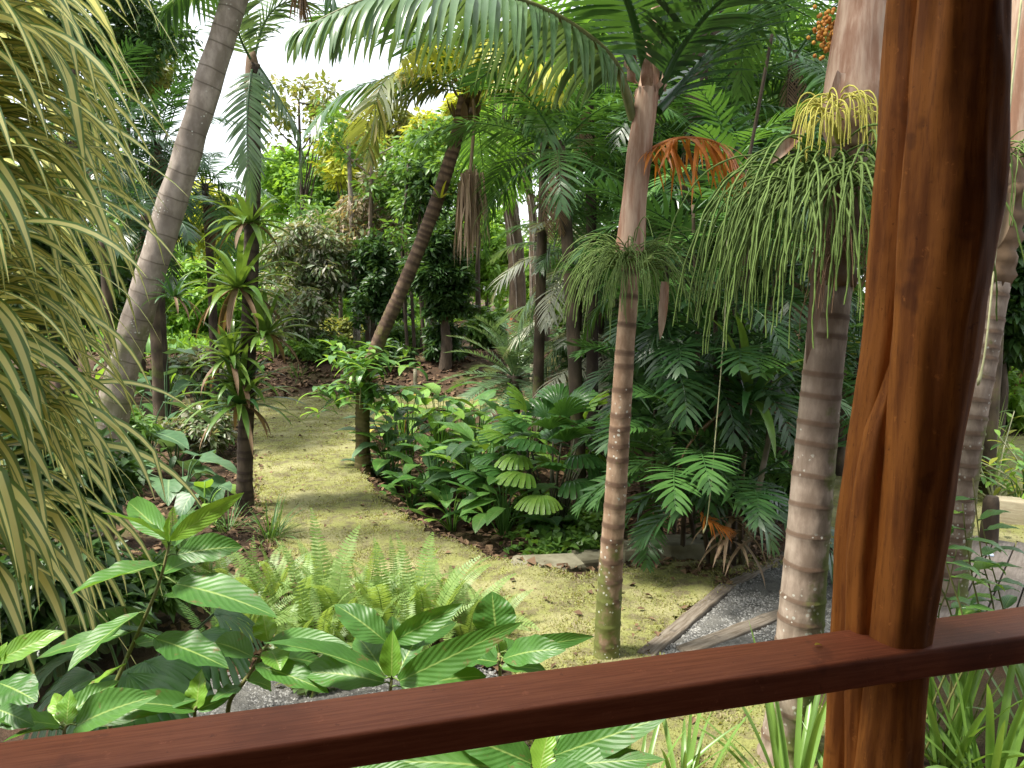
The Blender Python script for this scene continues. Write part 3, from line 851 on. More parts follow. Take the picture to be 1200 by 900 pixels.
# ------------------------------------------------------------------ path edging, slabs, deck
def on_ground(px, py, lift=0.0):
    p = GH(px, py); p.z += lift; return p
def timber(pa, pb, w, t, label, mat='timber', lift=-0.035, grp='timbers edging the gravel path'):
    a, b = on_ground(*pa, lift), on_ground(*pb, lift)
    o = local_bar('timber_edging', M[mat], a, b, w, t, bev=0.012, nseg=16, wob=0.008)
    return tag(o, label, 'timber', grp)
timber((755, 772), (852, 690), 0.11, 0.12, 'long weathered timber edging the gravel path beside the lawn', lift=-0.025)
timber((853, 688), (922, 651), 0.11, 0.12, 'weathered timber edging gravel at the foot of the clustered palm')
timber((800, 768), (940, 714), 0.12, 0.10, 'weathered grey timber crossing the gravel left of the large ringed trunk', lift=-0.01)
timber((1000, 812), (1095, 818), 0.12, 0.14, 'dark timber below the handrail beside the post')
SL = [((640, 668), 0.62, 0.34, 8, 'cracked flat stone slab at the lawn edge beneath the bed'),
      ((692, 662), 0.42, 0.30, 14, 'stone slab half hidden behind the slim ringed trunk'),
      ((748, 655), 0.55, 0.30, 10, 'mossy stone slab just to the right of the slim ringed trunk'),
      ((800, 652), 0.50, 0.34, 4, 'dark stone slab under the fronds of the clustered palm')]
for i, ((px, py), w, dp, rz, lab) in enumerate(SL):
    rng = random.Random(40 + i)
    c = on_ground(px, py)
    t = 0.085 + 0.02 * i
    out = []
    for k in range(14):
        a = 2 * math.pi * k / 14
        sx = abs(math.cos(a)) ** 0.35 * (1 if math.cos(a) > 0 else -1); sy = abs(math.sin(a)) ** 0.35 * (1 if math.sin(a) > 0 else -1)
        out.append((sx * w / 2 * rng.uniform(0.9, 1.06), sy * dp / 2 * rng.uniform(0.85, 1.08)))
    v, f = [], []
    zs = [(-0.04, 1.0), (t * 0.75, 1.0), (t, 0.95)]
    for z, s in zs: v += [Vector((x * s, y * s, z + rng.uniform(-0.006, 0.006))) for x, y in out]
    for l in range(2):
        for k in range(14): f.append((l * 14 + k, l * 14 + (k + 1) % 14, (l + 1) * 14 + (k + 1) % 14, (l + 1) * 14 + k))
    f.append(tuple(range(28, 42)))
    mb = MB(); mb.add(v, f)
    o = mb.build('stone_slab', M['stone'], smooth=False)
    o.matrix_basis = Matrix.Translation(c) @ Matrix.Rotation(R(rz), 4, 'Z') @ Matrix.Rotation(R(rng.uniform(-3, 3)), 4, 'X')
    tag(o, lab, 'stone slab', 'stone slabs beside the lawn')

# boardwalk on the right, planks run away from the camera
dk = thing('boardwalk', G(1150, 670, 0.12), 'pale grey brown wooden boardwalk beyond the handrail to the right of the post', 'boardwalk')
da, db = G(1060, 735, 0.12), G(1130, 628, 0.12)
dd = (db - da).normalized(); ds = Vector((dd.y, -dd.x, 0))
for i in range(9):
    o_ = da + ds * (0.155 * i)
    local_bar('plank', M['deck'], o_, o_ + dd * ((db - da).length + 0.06 * math.sin(i * 3)), 0.145, 0.04, dk, bev=0.006, nseg=8)
for s_ in (0.15, 0.8):
    o_ = da + dd * ((db - da).length * s_) + Vector((0, 0, -0.066))
    local_bar('joist', M['timber'], o_, o_ + ds * 1.3, 0.07, 0.09, dk, bev=0.006, nseg=4)
for (px, py, lab) in ((1176, 618, 'small pale glass stud on the boardwalk near the pale timber'), (1160, 651, 'small pale glass stud on the boardwalk among vine leaves'), (1091, 686, 'small pale glass stud on the boardwalk next to the post')):
    c = G(px, py, 0.142)
    mb = MB(); pr = [(0.030, 0), (0.030, 0.008), (0.024, 0.016), (0.012, 0.022), (0.002, 0.024)]
    tube(mb, [c + Vector((0, 0, z)) for r, z in pr], [r for r, z in pr], 12)
    tag(mb.build('deck_stud', M['glass']), lab, 'stud', 'glass studs on the boardwalk')
a, b = on_ground(1165, 612, 0.12), on_ground(1300, 628, 0.12)
tag(local_bar('timber_beam', M['paletimber'], a, b, 0.2, 0.26, bev=0.015, nseg=14, wob=0.008), 'pale sawn timber lying on the far lawn beyond the boardwalk', 'timber')
p0 = on_ground(1157, 655)
mb = MB(); tube(mb, [p0 + Vector((0, 0, z)) for z in (-0.1, 0.1, 0.3, 0.5, 0.55)], [0.075, 0.07, 0.068, 0.064, 0.05], 12, 0.15, 9)
tag(mb.build('wooden_stub', M['darkbark']), 'short dark weathered post stub standing beside the boardwalk', 'post stub')
p0 = on_ground(1098, 640)
mb = MB(); tube(mb, [p0 + Vector((0, 0, z)) for z in (-0.1, 0.1, 0.3, 0.5, 0.52)], [0.06, 0.055, 0.055, 0.05, 0.04], 12, 0.15, 9)
tag(mb.build('wooden_stub', M['darkbark']), 'short weathered post stub tucked between the big post and mossy trunk', 'post stub')

# ------------------------------------------------------------------ palm helpers
def hang_curve(base, d, L, grav, n=12):
    p, d = Vector(base), Vector(d).normalized(); out = [p.copy()]
    for i in range(n):
        p = p + d * (L / n); d = (d + Vector((0, 0, -1)) * grav / n * 2.2).normalized(); out.append(p.copy())
    return out
def strands(parent, name, mat, base, rng, n, L, r, az, spread, el=(-0.2, 0.9), grav=1.6, bead=0.0, jit=0.03, nseg=16, sides=5):
    for i in range(n):
        a = az + rng.uniform(-spread, spread); e = rng.uniform(*el)
        b = base + Vector((rng.uniform(-jit, jit), rng.uniform(-jit, jit), rng.uniform(-jit, jit)))
        c = hang_curve(b, dvec(a, e), L * rng.uniform(0.6, 1.1), grav * rng.uniform(0.8, 1.25), nseg)
        c = [q + Vector((0.010 * noise.noise(q * 9 + Vector((i, 0, 0))), 0.010 * noise.noise(q * 9 + Vector((0, i, 3))), 0)) for q in c]
        rad = [r * (1 + (bead if k % 2 else -bead * 0.4)) * (1 - 0.35 * k / nseg) for k in range(nseg + 1)]
        mb = MB(); tube(mb, c, rad, sides, cap=False)
        mb.build(name, mat, parent)
PROTO = {}
def fronds(key, mat, L, droop, n, ll, lw, k=3, seed=1, **kw):
    if key in PROTO: return PROTO[key]
    out = []
    for i in range(k):
        rng = random.Random(seed * 31 + i)
        out.append(frond_mesh('frond', M[mat], arc_pts(L * rng.uniform(0.9, 1.08), droop * rng.uniform(0.8, 1.2), side=rng.uniform(-0.3, 0.3)), n=n, ll=ll, lw=lw, rng=rng, **kw))
    PROTO[key] = out
    return out
def crown_of(root, top, meshes, n, rng, pitch=(0.1, 1.3), scale=(0.85, 1.1), azs=None, name='frond', rise=0.15):
    for i in range(n):
        t = (i + 0.5) / n
        az = (azs[i] if azs else i * 2.399963 + rng.uniform(-0.3, 0.3))
        pt = pitch[0] + (pitch[1] - pitch[0]) * t + rng.uniform(-0.12, 0.12)
        loc = top + Vector((math.sin(az) * 0.04, math.cos(az) * 0.04, rise * t - rise))
        link(name, meshes[i % len(meshes)], root, place(az, pt, loc, rng.uniform(*scale), rng.uniform(-0.15, 0.15)))

# ------------------------------------------------------------------ slim ringed palm in the middle (orange dead frond)
rng = random.Random(11)
A0 = GH(710, 772); YA = A0.y
pa = thing('ringed_palm', A0, 'slim ringed palm in the middle with an orange dead frond and green flower tassels', 'palm tree')
mb = MB(); ringed_trunk(mb, [A0 - Vector((0, 0, 0.1)), P(716, 660, YA), P(724, 540, YA), P(733, 400, YA), P(738, 330, YA), P(739, 280, YA)], [(0, 0.118), (0.035, 0.09), (0.08, 0.080), (0.4, 0.067), (0.8, 0.055), (1, 0.050)], 0.125, 22, 0.045, rng)
mb.build('trunk', M['ringedbrown'], pa)
mb = MB(); tube(mb, spline([P(738, 300, YA), P(738, 290, YA), P(740, 272, YA), P(743, 240, YA), P(748, 190, YA), P(754, 140, YA), P(761, 95, YA), P(766, 50, YA), P(769, 0, YA)], 40),
                [lerpf([(0, 0.055), (0.06, 0.078), (0.15, 0.084), (0.4, 0.072), (0.72, 0.062), (0.85, .045), (1, 0.022)], i / 39) for i in range(40)], 20, 0.12, 5)
sh = mb.build('crownshaft', M['shaft'], pa)
# torn flaps of dry sheath around the top of the crownshaft
for i in range(6):
    a = i * 1.1 + rng.uniform(-0.2, 0.2)
    b0 = P(758, 118 - i * 5, YA) + dvec(a, 0) * 0.055
    mb = MB(); blade(mb, b0, dvec(a, 0.9), dvec(a, -0.6), rng.uniform(0.10, 0.2), 0.07, rng.uniform(-0.4, 1.8), 0.4, ST, 6, 2, 0.5, seed=i)
    mb.build('dry_sheath', M['shaft'], pa)
AF = [  # rachis points (px, py, Y), leaflet length, width, n, dihedral, gravity, material
    ([(742, 140, YA), (722, 78, YA - .1), (682, 38, YA - .25), (620, 4, YA - .45), (540, -11, YA - .65), (440, -4, YA - .8), (348, 36, YA - .85)], 0.50, 0.040, 56, -40, 2.4, 'frondgrey', True),
    ([(744, 130, YA), (715, 72, YA + .3), (668, 50, YA + .7), (610, 60, YA + 1.1), (552, 100, YA + 1.5)], 0.55, 0.036, 40, 5, 0.5, 'fronddarkshade', False),
    ([(765, 95, YA), (768, 20, YA), (770, -80, YA - .1), (766, -190, YA - .3)], 0.5, 0.034, 36, 25, 0.35, 'fronddarkshade', False),
    ([(770, 110, YA), (800, 52, YA - .1), (855, -8, YA - .3), (950, -60, YA - .6)], 0.55, 0.034, 38, 8, 0.5, 'fronddarkshade', False),
    ([(772, 130, YA), (800, 98, YA + .1), (845, 48, YA + .2), (900, 0, YA + .3), (985, -30, YA + .3)], 0.5, 0.032, 38, -5, 0.5, 'fronddarkshade', False),
    ([(755, 100, YA), (700, 5, YA + .2), (640, -50, YA + .4), (560, -70, YA + .6)], 0.55, 0.034, 40, 0, 0.6, 'fronddarkshade', False),
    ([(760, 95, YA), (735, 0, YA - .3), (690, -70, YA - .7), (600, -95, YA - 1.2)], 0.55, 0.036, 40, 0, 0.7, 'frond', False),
    ([(764, 100, YA), (815, 20, YA + .5), (880, -10, YA + 1.0), (950, 20, YA + 1.5)], 0.5, 0.032, 36, 0, 0.6, 'fronddarkshade', False),
]
for pts, ll, lw, n, dih, gr, mt, split in AF:
    P3 = [P(*q) for q in pts]
    mid, lf = frond_parts(P3, n=n, ll=ll, lw=lw, dih=dih, grav=gr, seg=5, rng=rng, cross=2 if split else 1, ang=(78, 35), rr=0.028, t0=0.14, jitter=0.10)
    if split:
        fo = mid.build('frond', M['rachis'], pa)
        for b in lf: b.build('leaflet', M[mt], fo)
    else:
        merge([mid] + lf).build('frond', M[mt], pa)
mid, lf = frond_parts([P(756, 178, YA), P(790, 163, YA - .05), P(826, 163, YA - .1), P(850, 174, YA - .12), P(868, 198, YA - .15)], n=34, ll=0.42, lw=0.018, dih=-25, grav=.9, seg=5, rng=rng, ang=(105, 25), rr=0.012, t0=0.02, jitter=0.35, nc=24)
fo = mid.build('dead_frond', M['frondorange'], pa); fo['label'] = 'drooping orange dead frond'
for b in lf: b.build('leaflet', M['frondorange'], fo)
inf = MB(); tube(inf, [P(742, 318, YA), P(752, 312, YA - .06), P(765, 300, YA - .1)], [0.02, 0.016, 0.012], 8)
fo = inf.build('flower_stalk', M['stalk'], pa)
for az, n_ in ((-1.6, 34), (1.4, 34), (3.1, 26), (-2.4, 20), (0.3, 14)):
    strands(fo, 'flower_strand', M['strand'], P(738, 308, YA) + dvec(az, 0.2) * 0.07, rng, int(n_ * 1.5), 0.52, 0.0034, az, 1.0, (-0.1, 1.2), 1.35, 0.0, 0.05, 12, 4)
mb = MB(); blade(mb, P(779, 330, YA - .05), (-0.05, 0, -1), (0, -1, 0.1), 0.34, 0.055, 0.1, 0.5, ST, 7)
mb.build('dry_spathe', M['shaft'], pa)

# ------------------------------------------------------------------ large ringed palm beside the post with hanging tassels
rng = random.Random(12)
B0 = GH(918, 890); YB = B0.y
pb = thing('ringed_palm', B0, 'stout pale ringed palm beside the post with thick curtains of green flower strands', 'palm tree')
mb = MB(); ringed_trunk(mb, [B0 - Vector((0, 0, 0.1)), P(932, 790, YB), P(946, 640, YB), P(958, 500, YB), P(968, 400, YB), P(976, 330, YB)], [(0, 0.175), (0.05, 0.13), (0.12, 0.116), (0.4, 0.102), (0.8, 0.088), (1, 0.084)], 0.135, 26, 0.035, rng, 0.03, 0.012)
mb.build('trunk', M['ringed'], pb)
mb = MB(); tube(mb, spline([P(976, 335, YB), P(980, 300, YB), P(985, 250, YB), P(990, 205, YB), P(994, 160, YB)], 20), [0.09, 0.095, 0.10, 0.088, 0.085, 0.09, 0.085, 0.085, 0.088, 0.09, 0.085, 0.08, 0.085, 0.085, 0.085, 0.085, 0.085, 0.085, 0.085, 0.085], 18, 0.35, 9)
mb.build('flower_node', M['deadbrown'], pb)
mb = MB(); tube(mb, spline([P(993, 175, YB), P(1000, 130, YB), P(1008, 60, YB), P(1018, -20, YB), P(1030, -120, YB), P(1040, -220, YB)], 40),
                [lerpf([(0, 0.085), (0.1, 0.125), (0.25, 0.135), (0.5, 0.115), (1, 0.085)], i / 39) for i in range(40)], 22, 0.10, 5)
mb.build('crownshaft', M['shaft'], pb)
for i, (px, py, tx, ty, w, mt) in enumerate(((962, 262, 950, 420, 0.07, 'shaft'), (940, 150, 905, 190, 0.05, 'shaft'), (985, 85, 972, 130, 0.05, 'shaft'), (1000, 190, 1003, 225, 0.09, 'shaft'))):
    b0, t0 = P(px, py, YB - 0.11), P(tx, ty, YB - 0.14)
    mb = MB(); blade(mb, b0, t0 - b0, (0.2, -1, 0.2), (t0 - b0).length * 1.05, w, 0.15, 0.4, ST, 8)
    mb.build('dry_spathe', M[mt], pb)
NB = P(986, 212, YB)
for k, (az, L0, n_) in enumerate(((-1.75, .30, 40), (-2.3, .32, 42), (-2.9, .30, 36), (2.7, .30, 34), (2.0, .30, 30), (1.3, .30, 24), (-1.2, .30, 30), (-.4, .28, 14))):
    c = hang_curve(NB + dvec(az, 0) * .06, dvec(az, .75), L0, 1.3, 10)
    mb = MB(); tube(mb, c, [.026 - .0018 * j for j in range(11)], 8)
    fo = mb.build('flower_stalk', M['stalk'], pb)
    for j in range(5):
        strands(fo, 'flower_strand', M['strand'], c[3 + int(j * 1.7)], rng, max(3, n_ // 4), rng.uniform(.62, .92), 0.0046, az + rng.uniform(-.5, .5), 1.1, (-.5, .9), 1.5 + .5 * rng.random(), 0.35, 0.05, 24, 5)
mb = MB(); tube(mb, [P(990, 178, YB), P(982, 155, YB - .1), P(972, 140, YB - .14)], [0.025, 0.02, 0.015], 8)
fo = mb.build('flower_stalk', M['strandyellow'], pb); fo['label'] = 'young yellow flower stalk'
for az, n_ in ((-1.6, 24), (-2.6, 22), (2.4, 22), (1.2, 10)):
    strands(fo, 'flower_strand', M['strandyellow'], P(980, 128, YB - .13) + dvec(az, 0) * 0.05, rng, n_, 0.26, 0.0036, az, 0.9, (0.0, 1.0), 2.6, 0.1, 0.05, 12, 5)
fo = MB(); tube(fo, [P(1000, 290, YB - .08), P(1000, 285, YB - .1)], [0.02, 0.01], 6); fo = fo.build('dead_flower_stalk', M['strandbrown'], pb)
strands(fo, 'dry_strand', M['strandbrown'], P(985, 285, YB - .1), rng, 26, 0.42, 0.0024, 3.1, 1.7, (-0.4, 0.8), 1.5, 0.0, 0.07, 10, 4)
fr = MB()
for i in range(120):
    c = P(972, 38, YB + .1) + Vector((rng.gauss(0, .035), rng.gauss(0, .035), rng.gauss(0, .045)))
    tube(fr, [c + Vector((0, 0, z)) for z in (-.009, -.005, .004, .009)], [0.003, 0.009, 0.009, 0.003], 6)
fr = fr.build('fruit_cluster', M['fruit'], pb); fr['kind'] = 'stuff'
pf = fronds('bcrown', 'frond', 2.3, 1.5, 40, 0.5, 0.036, 3, 5, seg=4, dih=5, grav=0.7)
crown_of(pb, P(1036, -200, YB), pf, 8, rng, (0.15, 1.2))

# ------------------------------------------------------------------ third ringed palm, mostly hidden by the post
rng = random.Random(13)
C0 = GH(1108, 728); YC = C0.y
pc_ = thing('ringed_palm', C0, 'mossy ringed palm trunk standing just behind the post', 'palm tree')
mb = MB(); ringed_trunk(mb, [C0 - Vector((0, 0, .1)), P(1113, 660, YC), P(1130, 520, YC), P(1150, 410, YC), P(1165, 330, YC)], [(0, 0.15), (.1, 0.125), (.5, 0.115), (1, 0.10)], 0.125, 22, 0.05, rng)
mb.build('trunk', M['ringed'], pc_)
mb = MB(); tube(mb, spline([P(1164, 335, YC), P(1170, 300, YC), P(1177, 260, YC), P(1183, 215, YC)], 16), [0.10 + 0.012 * (i % 3) for i in range(16)], 16, 0.3, 8)
mb.build('flower_node', M['deadbrown'], pc_)
mb = MB(); tube(mb, spline([P(1182, 225, YC), P(1188, 150, YC), P(1196, 60, YC), P(1206, -60, YC), P(1214, -150, YC)], 30), [lerpf([(0, .1), (.15, .15), (.5, .135), (1, .09)], i / 29) for i in range(30)], 20, .1, 5)
mb.build('crownshaft', M['shaft'], pc_)
for az, n_ in ((-1.4, 26), (3.0, 26), (-2.5, 20)):
    b0 = P(1178, 190, YC) + dvec(az, .3) * 0.15
    mb = MB(); tube(mb, [P(1178, 210, YC), b0], [.02, .012], 6); fo = mb.build('flower_stalk', M['stalk'], pc_)
    strands(fo, 'flower_strand', M['strand'], b0, rng, n_, 0.75, .0045, az, .9, (-.2, .8), 1.8, 0.2, .05, 16, 4)
mb = MB(); blade(mb, P(1182, 226, YC - .16), (-.1, 0, -1), (0, -1, .1), .34, .08, .1, .5, ST, 7); mb.build('dry_spathe', M['fronddead'], pc_)
crown_of(pc_, P(1212, -130, YC), pf, 7, rng, (0.1, 1.2))
mb = MB(); tube(mb, spline([P(1198, -10, YC - .3), P(1186, 100, YC - .3), P(1172, 240, YC - .3), P(1156, 400, YC - .3), P(1146, 452, YC - .3)], 26), [.007] * 22 + [.008, .012, .014, .006], 6)
tag(mb.build('hanging_vine', M['string']), 'thin pale green stem hanging in front of the mossy trunk behind the post', 'vine')

# ------------------------------------------------------------------ leaning grey palm on the left
rng = random.Random(14)
D0 = GH(105, 640); YD = D0.y
pd = thing('leaning_palm', D0, 'thick grey lichen spotted palm trunk leaning to the right on the left side', 'palm tree')
mb = MB(); ringed_trunk(mb, [D0 - Vector((0, 0, .1)), P(118, 575, YD), P(140, 450, YD), P(180, 310, YD), P(222, 170, YD), P(270, 15, YD), P(303, -90, YD)], [(0, .19), (.1, .15), (.35, .125), (.7, .11), (1, .095)], 0.19, 24, 0.008, rng, 0.12, 0.006)
mb.build('trunk', M['greybark'], pd)
pf2 = fronds('dcrown', 'frond', 2.4, 1.7, 40, .6, .045, 3, 6, seg=4, dih=-5, grav=.9)
crown_of(pd, P(306, -100, YD), pf2, 10, rng, (.55, 1.3), azs=[-1.9, 1.5, -1.2, 2.6, 0.2, -2.7, 1.0, -0.6, 3.4, 2.0])
for pts in ([(300, -90), (262, -55), (215, -10), (190, 22)], [(310, -95), (360, -60), (392, 0), (400, 60)]):
    frond_m = frond_mesh('frond', M['frond'], [P(x, y, YD - .2) for x, y in pts], n=34, ll=.42, lw=.04, dih=-15, grav=1.0, seg=4, rng=rng, ang=(70, 30))
    link('frond', frond_m, pd)
mid, lf = frond_parts([P(312, -95, YD - .2), P(340, -80, YD - .2), P(352, -30, YD - .2), P(354, 10, YD - .2)], n=30, ll=.42, lw=.03, dih=-30, grav=2.0, seg=4, rng=rng, ang=(50, 15), jitter=.2)
fo = merge([mid] + lf).build('dead_frond', M['deadbrown'], pd); fo['label'] = 'brown dead frond hanging from the crown'

# ------------------------------------------------------------------ palm with bromeliads (left of the lawn)
rng = random.Random(15)
E0 = GH(286, 596); YE = E0.y
pe = thing('slender_palm', E0, 'slender palm with drooping fronds whose trunk is hung with bromeliads', 'palm tree')
mb = MB(); ringed_trunk(mb, [E0 - Vector((0, 0, .1)), P(288, 500, YE), P(293, 350, YE), P(297, 200, YE), P(297, 75, YE)], [(0, .10), (.1, .08), (.6, .075), (1, .065)], .11, 14, .04, rng, .1)
mb.build('trunk', M['darkbark'], pe)
mb = MB(); tube(mb, spline([P(297, 110, YE), P(296, 90, YE), P(295, 60, YE)], 10), [.07, .085, .085, .08, .075, .07, .065, .06, .05, .04], 12, .2, 8); mb.build('crownshaft', M['deadbrown'], pe)
EF = [([(296, 78, YE), (293, 95, YE - .2), (290, 130, YE - .35), (290, 180, YE - .4), (296, 235, YE - .42)], .34, 44, -5, .6),
      ([(299, 72, YE), (312, 90, YE), (330, 120, YE), (352, 165, YE), (346, 235, YE)], .30, 40, -15, .8),
      ([(298, 70, YE), (308, 30, YE), (330, 5, YE), (368, 5, YE), (395, 40, YE)], .42, 34, -5, .8),
      ([(295, 70, YE), (290, 20, YE), (292, -40, YE), (300, -100, YE)], .42, 34, 10, .3),
      ([(294, 72, YE), (272, 20, YE + .3), (240, -10, YE + .6), (200, 5, YE + .8)], .42, 34, -5, .8),
      ([(296, 70, YE), (318, 10, YE + .4), (352, -40, YE + .8), (400, -50, YE + 1.2)], .42, 34, 0, .6),
      ([(296, 74, YE), (280, 40, YE - .3), (272, -10, YE - .6), (280, -60, YE - 1)], .40, 34, 0, .5)]
for pts, ll, n, dih, gr in EF:
    link('frond', frond_mesh('frond', M['frondgrey'], [P(*q) for q in pts], n=n, ll=ll, lw=.03, dih=dih, grav=gr, seg=4, rng=rng, ang=(62, 25), rr=.014, jitter=.12), pe)

# ------------------------------------------------------------------ leaning reddish palm by the lawn edge
rng = random.Random(16)
F0 = GH(425, 551); YF = F0.y
pfm = thing('leaning_palm', F0, 'reddish brown palm at the lawn edge whose thin trunk leans to the right', 'palm tree')
mb = MB(); ringed_trunk(mb, [F0 - Vector((0, 0, .15)), P(425, 500, YF), P(427, 450, YF), P(444, 400, YF), P(480, 318, YF), P(512, 235, YF), P(535, 160, YF), P(545, 112, YF)], [(0, .12), (.08, .092), (.4, .086), (1, .078)], .085, 18, .05, rng, .08, .02)
mb.build('trunk', M['redbark'], pfm)
for i in range(22):
    a = rng.uniform(0, 6.28)
    b0 = P(545, 150, YF).lerp(P(549, 92, YF), rng.random()) + dvec(a, 0) * .1
    mb = MB(); blade(mb, b0, dvec(a, 1.0), dvec(a, -.5), rng.uniform(.2, .35), .09, rng.uniform(0, 1.6), .5, ST, 5)
    mb.build('leaf_base', M['deadbrown'], pfm)
FT = P(549, 95, YF)
pfy = fronds('fcrown', 'frond', 1.9, 1.6, 40, .62, .042, 3, 7, seg=4, dih=-10, grav=1.0)
pfo = fronds('fcrown2', 'c_olive', 1.9, 1.8, 40, .62, .042, 2, 8, seg=4, dih=-10, grav=1.2)
crown_of(pfm, FT, pfy, 11, rng, (.0, 1.25))
crown_of(pfm, FT, pfo, 4, rng, (.2, .5), azs=[-1.7, -2.3, -1.2, 2.6])
for pts in ([(549, 95, YF), (575, 66, YF - .8), (615, 66, YF - 1.4), (668, 84, YF - 1.9)], [(549, 95, YF), (585, 80, YF - .5), (625, 85, YF - 1.0), (660, 110, YF - 1.4)], [(548, 95, YF), (530, 58, YF - .5), (500, 50, YF - 1.0), (470, 70, YF - 1.4)], [(549, 92, YF), (560, 55, YF - .6), (580, 45, YF - 1.1), (600, 60, YF - 1.5)]):
    m_ = frond_mesh('frond', M['frondyellow'], [P(*q) for q in pts], n=38, ll=.66, lw=.042, dih=-25, grav=1.8, seg=5, rng=rng, ang=(80, 40))
    o = link('frond', m_, pfm); o['label'] = 'frond coloured sunlit yellow'
fo = MB(); tube(fo, spline([FT, P(556, 130, YF - .2), P(553, 180, YF - .25), P(551, 205, YF - .25)], 12), .02, 6)
fo = fo.build('dead_flower_stalk', M['fronddead'], pfm)
for i in range(110):
    b0 = P(551, 205, YF - .25) + Vector((rng.gauss(0, .07), rng.gauss(0, .05), rng.gauss(0, .04)))
    mb = MB(); strap(mb, b0, (rng.gauss(0, .12), rng.gauss(0, .12), -1), rng.uniform(.6, 1.05), .028, 2, 5, .2)
    mb.build('dry_strand', M['fronddead'], fo)

# epiphytes and shrub on that trunk
def rosette(name, mats, base, rng, n, L, w, label, cat, grp=None, el=(.1, 1.3), grav=1.5, dead=0, mesh_k=5, prof=ST):
    t = thing(name, base, label, cat, grp)
    ms = []
    for k in range(mesh_k):
        mb = MB(); strap(mb, Vector((0, 0, 0)), (0, 1, 0), L * rng.uniform(.85, 1.1), w * rng.uniform(.85, 1.1), 0.0, 8, .4, prof)
        ms.append(mb)
    for i in range(n):
        a = i * 2.399963 + rng.uniform(-.3, .3); e = el[0] + (el[1] - el[0]) * (i + .5) / n
        mb = MB(); strap(mb, base + dvec(a, 0) * .02, dvec(a, e), L * rng.uniform(.75, 1.1), w * rng.uniform(.85, 1.15), grav * rng.uniform(.7, 1.2), 8, .4, prof)
        mb.build('leaf', M[mats[i % len(mats)]], t)
    for i in range(dead):
        a = rng.uniform(0, 6.28)
        mb = MB(); strap(mb, base + dvec(a, 0) * .05, dvec(a, -.6), L * rng.uniform(.6, 1.0), w * .8, 2.2, 6, .5, prof)
        mb.build('dead_leaf', M['deadbrown'], t)
    return t
rb_ = random.Random(17)
for (px, py, dx, n, L, lab, dead) in ((296, 262, 0, 16, .42, 'highest bromeliad on the slender palm trunk', 4), (283, 338, -.08, 30, .62, 'largest spiky bromeliad spreading high on the slender palm trunk', 14), (315, 392, .10, 20, .45, 'bromeliad on the right flank of the slender palm trunk', 8),
                                 (274, 420, -.09, 20, .42, 'bromeliad on the left flank of the slender palm trunk', 4), (287, 448, 0, 16, .40, 'small upright bromeliad just above the lowest one', 3), (285, 474, 0, 26, .56, 'lowest bromeliad on the slender palm trunk with long drooping leaves', 6)):
    b = P(px, py, YE - .1); b.x = P(px, py, YE).x
    rosette('bromeliad', ['brom', 'brom', 'bromdark' if py > 430 else 'brom'], b, rb_, n + 8, L * 1.2, .068, lab, 'bromeliad', 'bromeliads on the slender palm', (-.3, 1.3), 1.5, dead)
rosette('bromeliad', ['brom', 'frondyellow'], P(516, 232, YF - .13), rb_, 10, .22, .03, 'tiny yellow green bromeliad perched on the reddish leaning trunk', 'bromeliad', None, (.2, 1.2), 1.0, 0)
rosette('bromeliad', ['bromdark'], P(204, 348, YD - .22), rb_, 18, .3, .03, 'small dark bromeliad on the thick grey leaning trunk', 'bromeliad', None, (-.2, 1.2), 1.3, 4)

# ------------------------------------------------------------------ planting
def leafy_plant(name, base, label, cat, grp, rng, n, hgt, leafL, leafW, mats, prof=LP, spread=.5, bend=.7, stem_r=.008, stem_mat='stalk', cross=2, nseg=7, lean=(0, 0), el=(-.1, .7), each_stalk=True, fold=.25, wave=.1):
    """clump: every leaf on its own stalk from the base (a stalk and blade are one leaf)"""
    t = thing(name, base, label, cat, grp)
    for i in range(n):
        a = i * 2.399963 + rng.uniform(-.4, .4); f = (i + .5) / n
        rad = spread * (.25 + .75 * rng.random()) * (1 - .5 * f); zt = hgt * (.35 + .65 * f) * rng.uniform(.85, 1.1)
        tip = base + Vector((math.sin(a) * rad + lean[0] * zt, math.cos(a) * rad + lean[1] * zt, zt))
        midp = base.lerp(tip, .55) + Vector((0, 0, zt * .18))
        mb = MB(); tube(mb, spline([base + dvec(a, 0) * .03, midp, tip], 7), [stem_r * (1 - .06 * k) for k in range(7)], 5, cap=False)
        d = dvec(a + rng.uniform(-.5, .5), rng.uniform(*el))
        blade(mb, tip, d, (0, 0, 1) if abs(d.z) < .9 else (0, 1, 0), leafL * rng.uniform(.75, 1.15), leafW * rng.uniform(.8, 1.15), bend * rng.uniform(.6, 1.4), fold, prof, nseg, cross, wave, seed=i)
        mb.build('leaf', M[mats[i % len(mats)]], t)
    return t

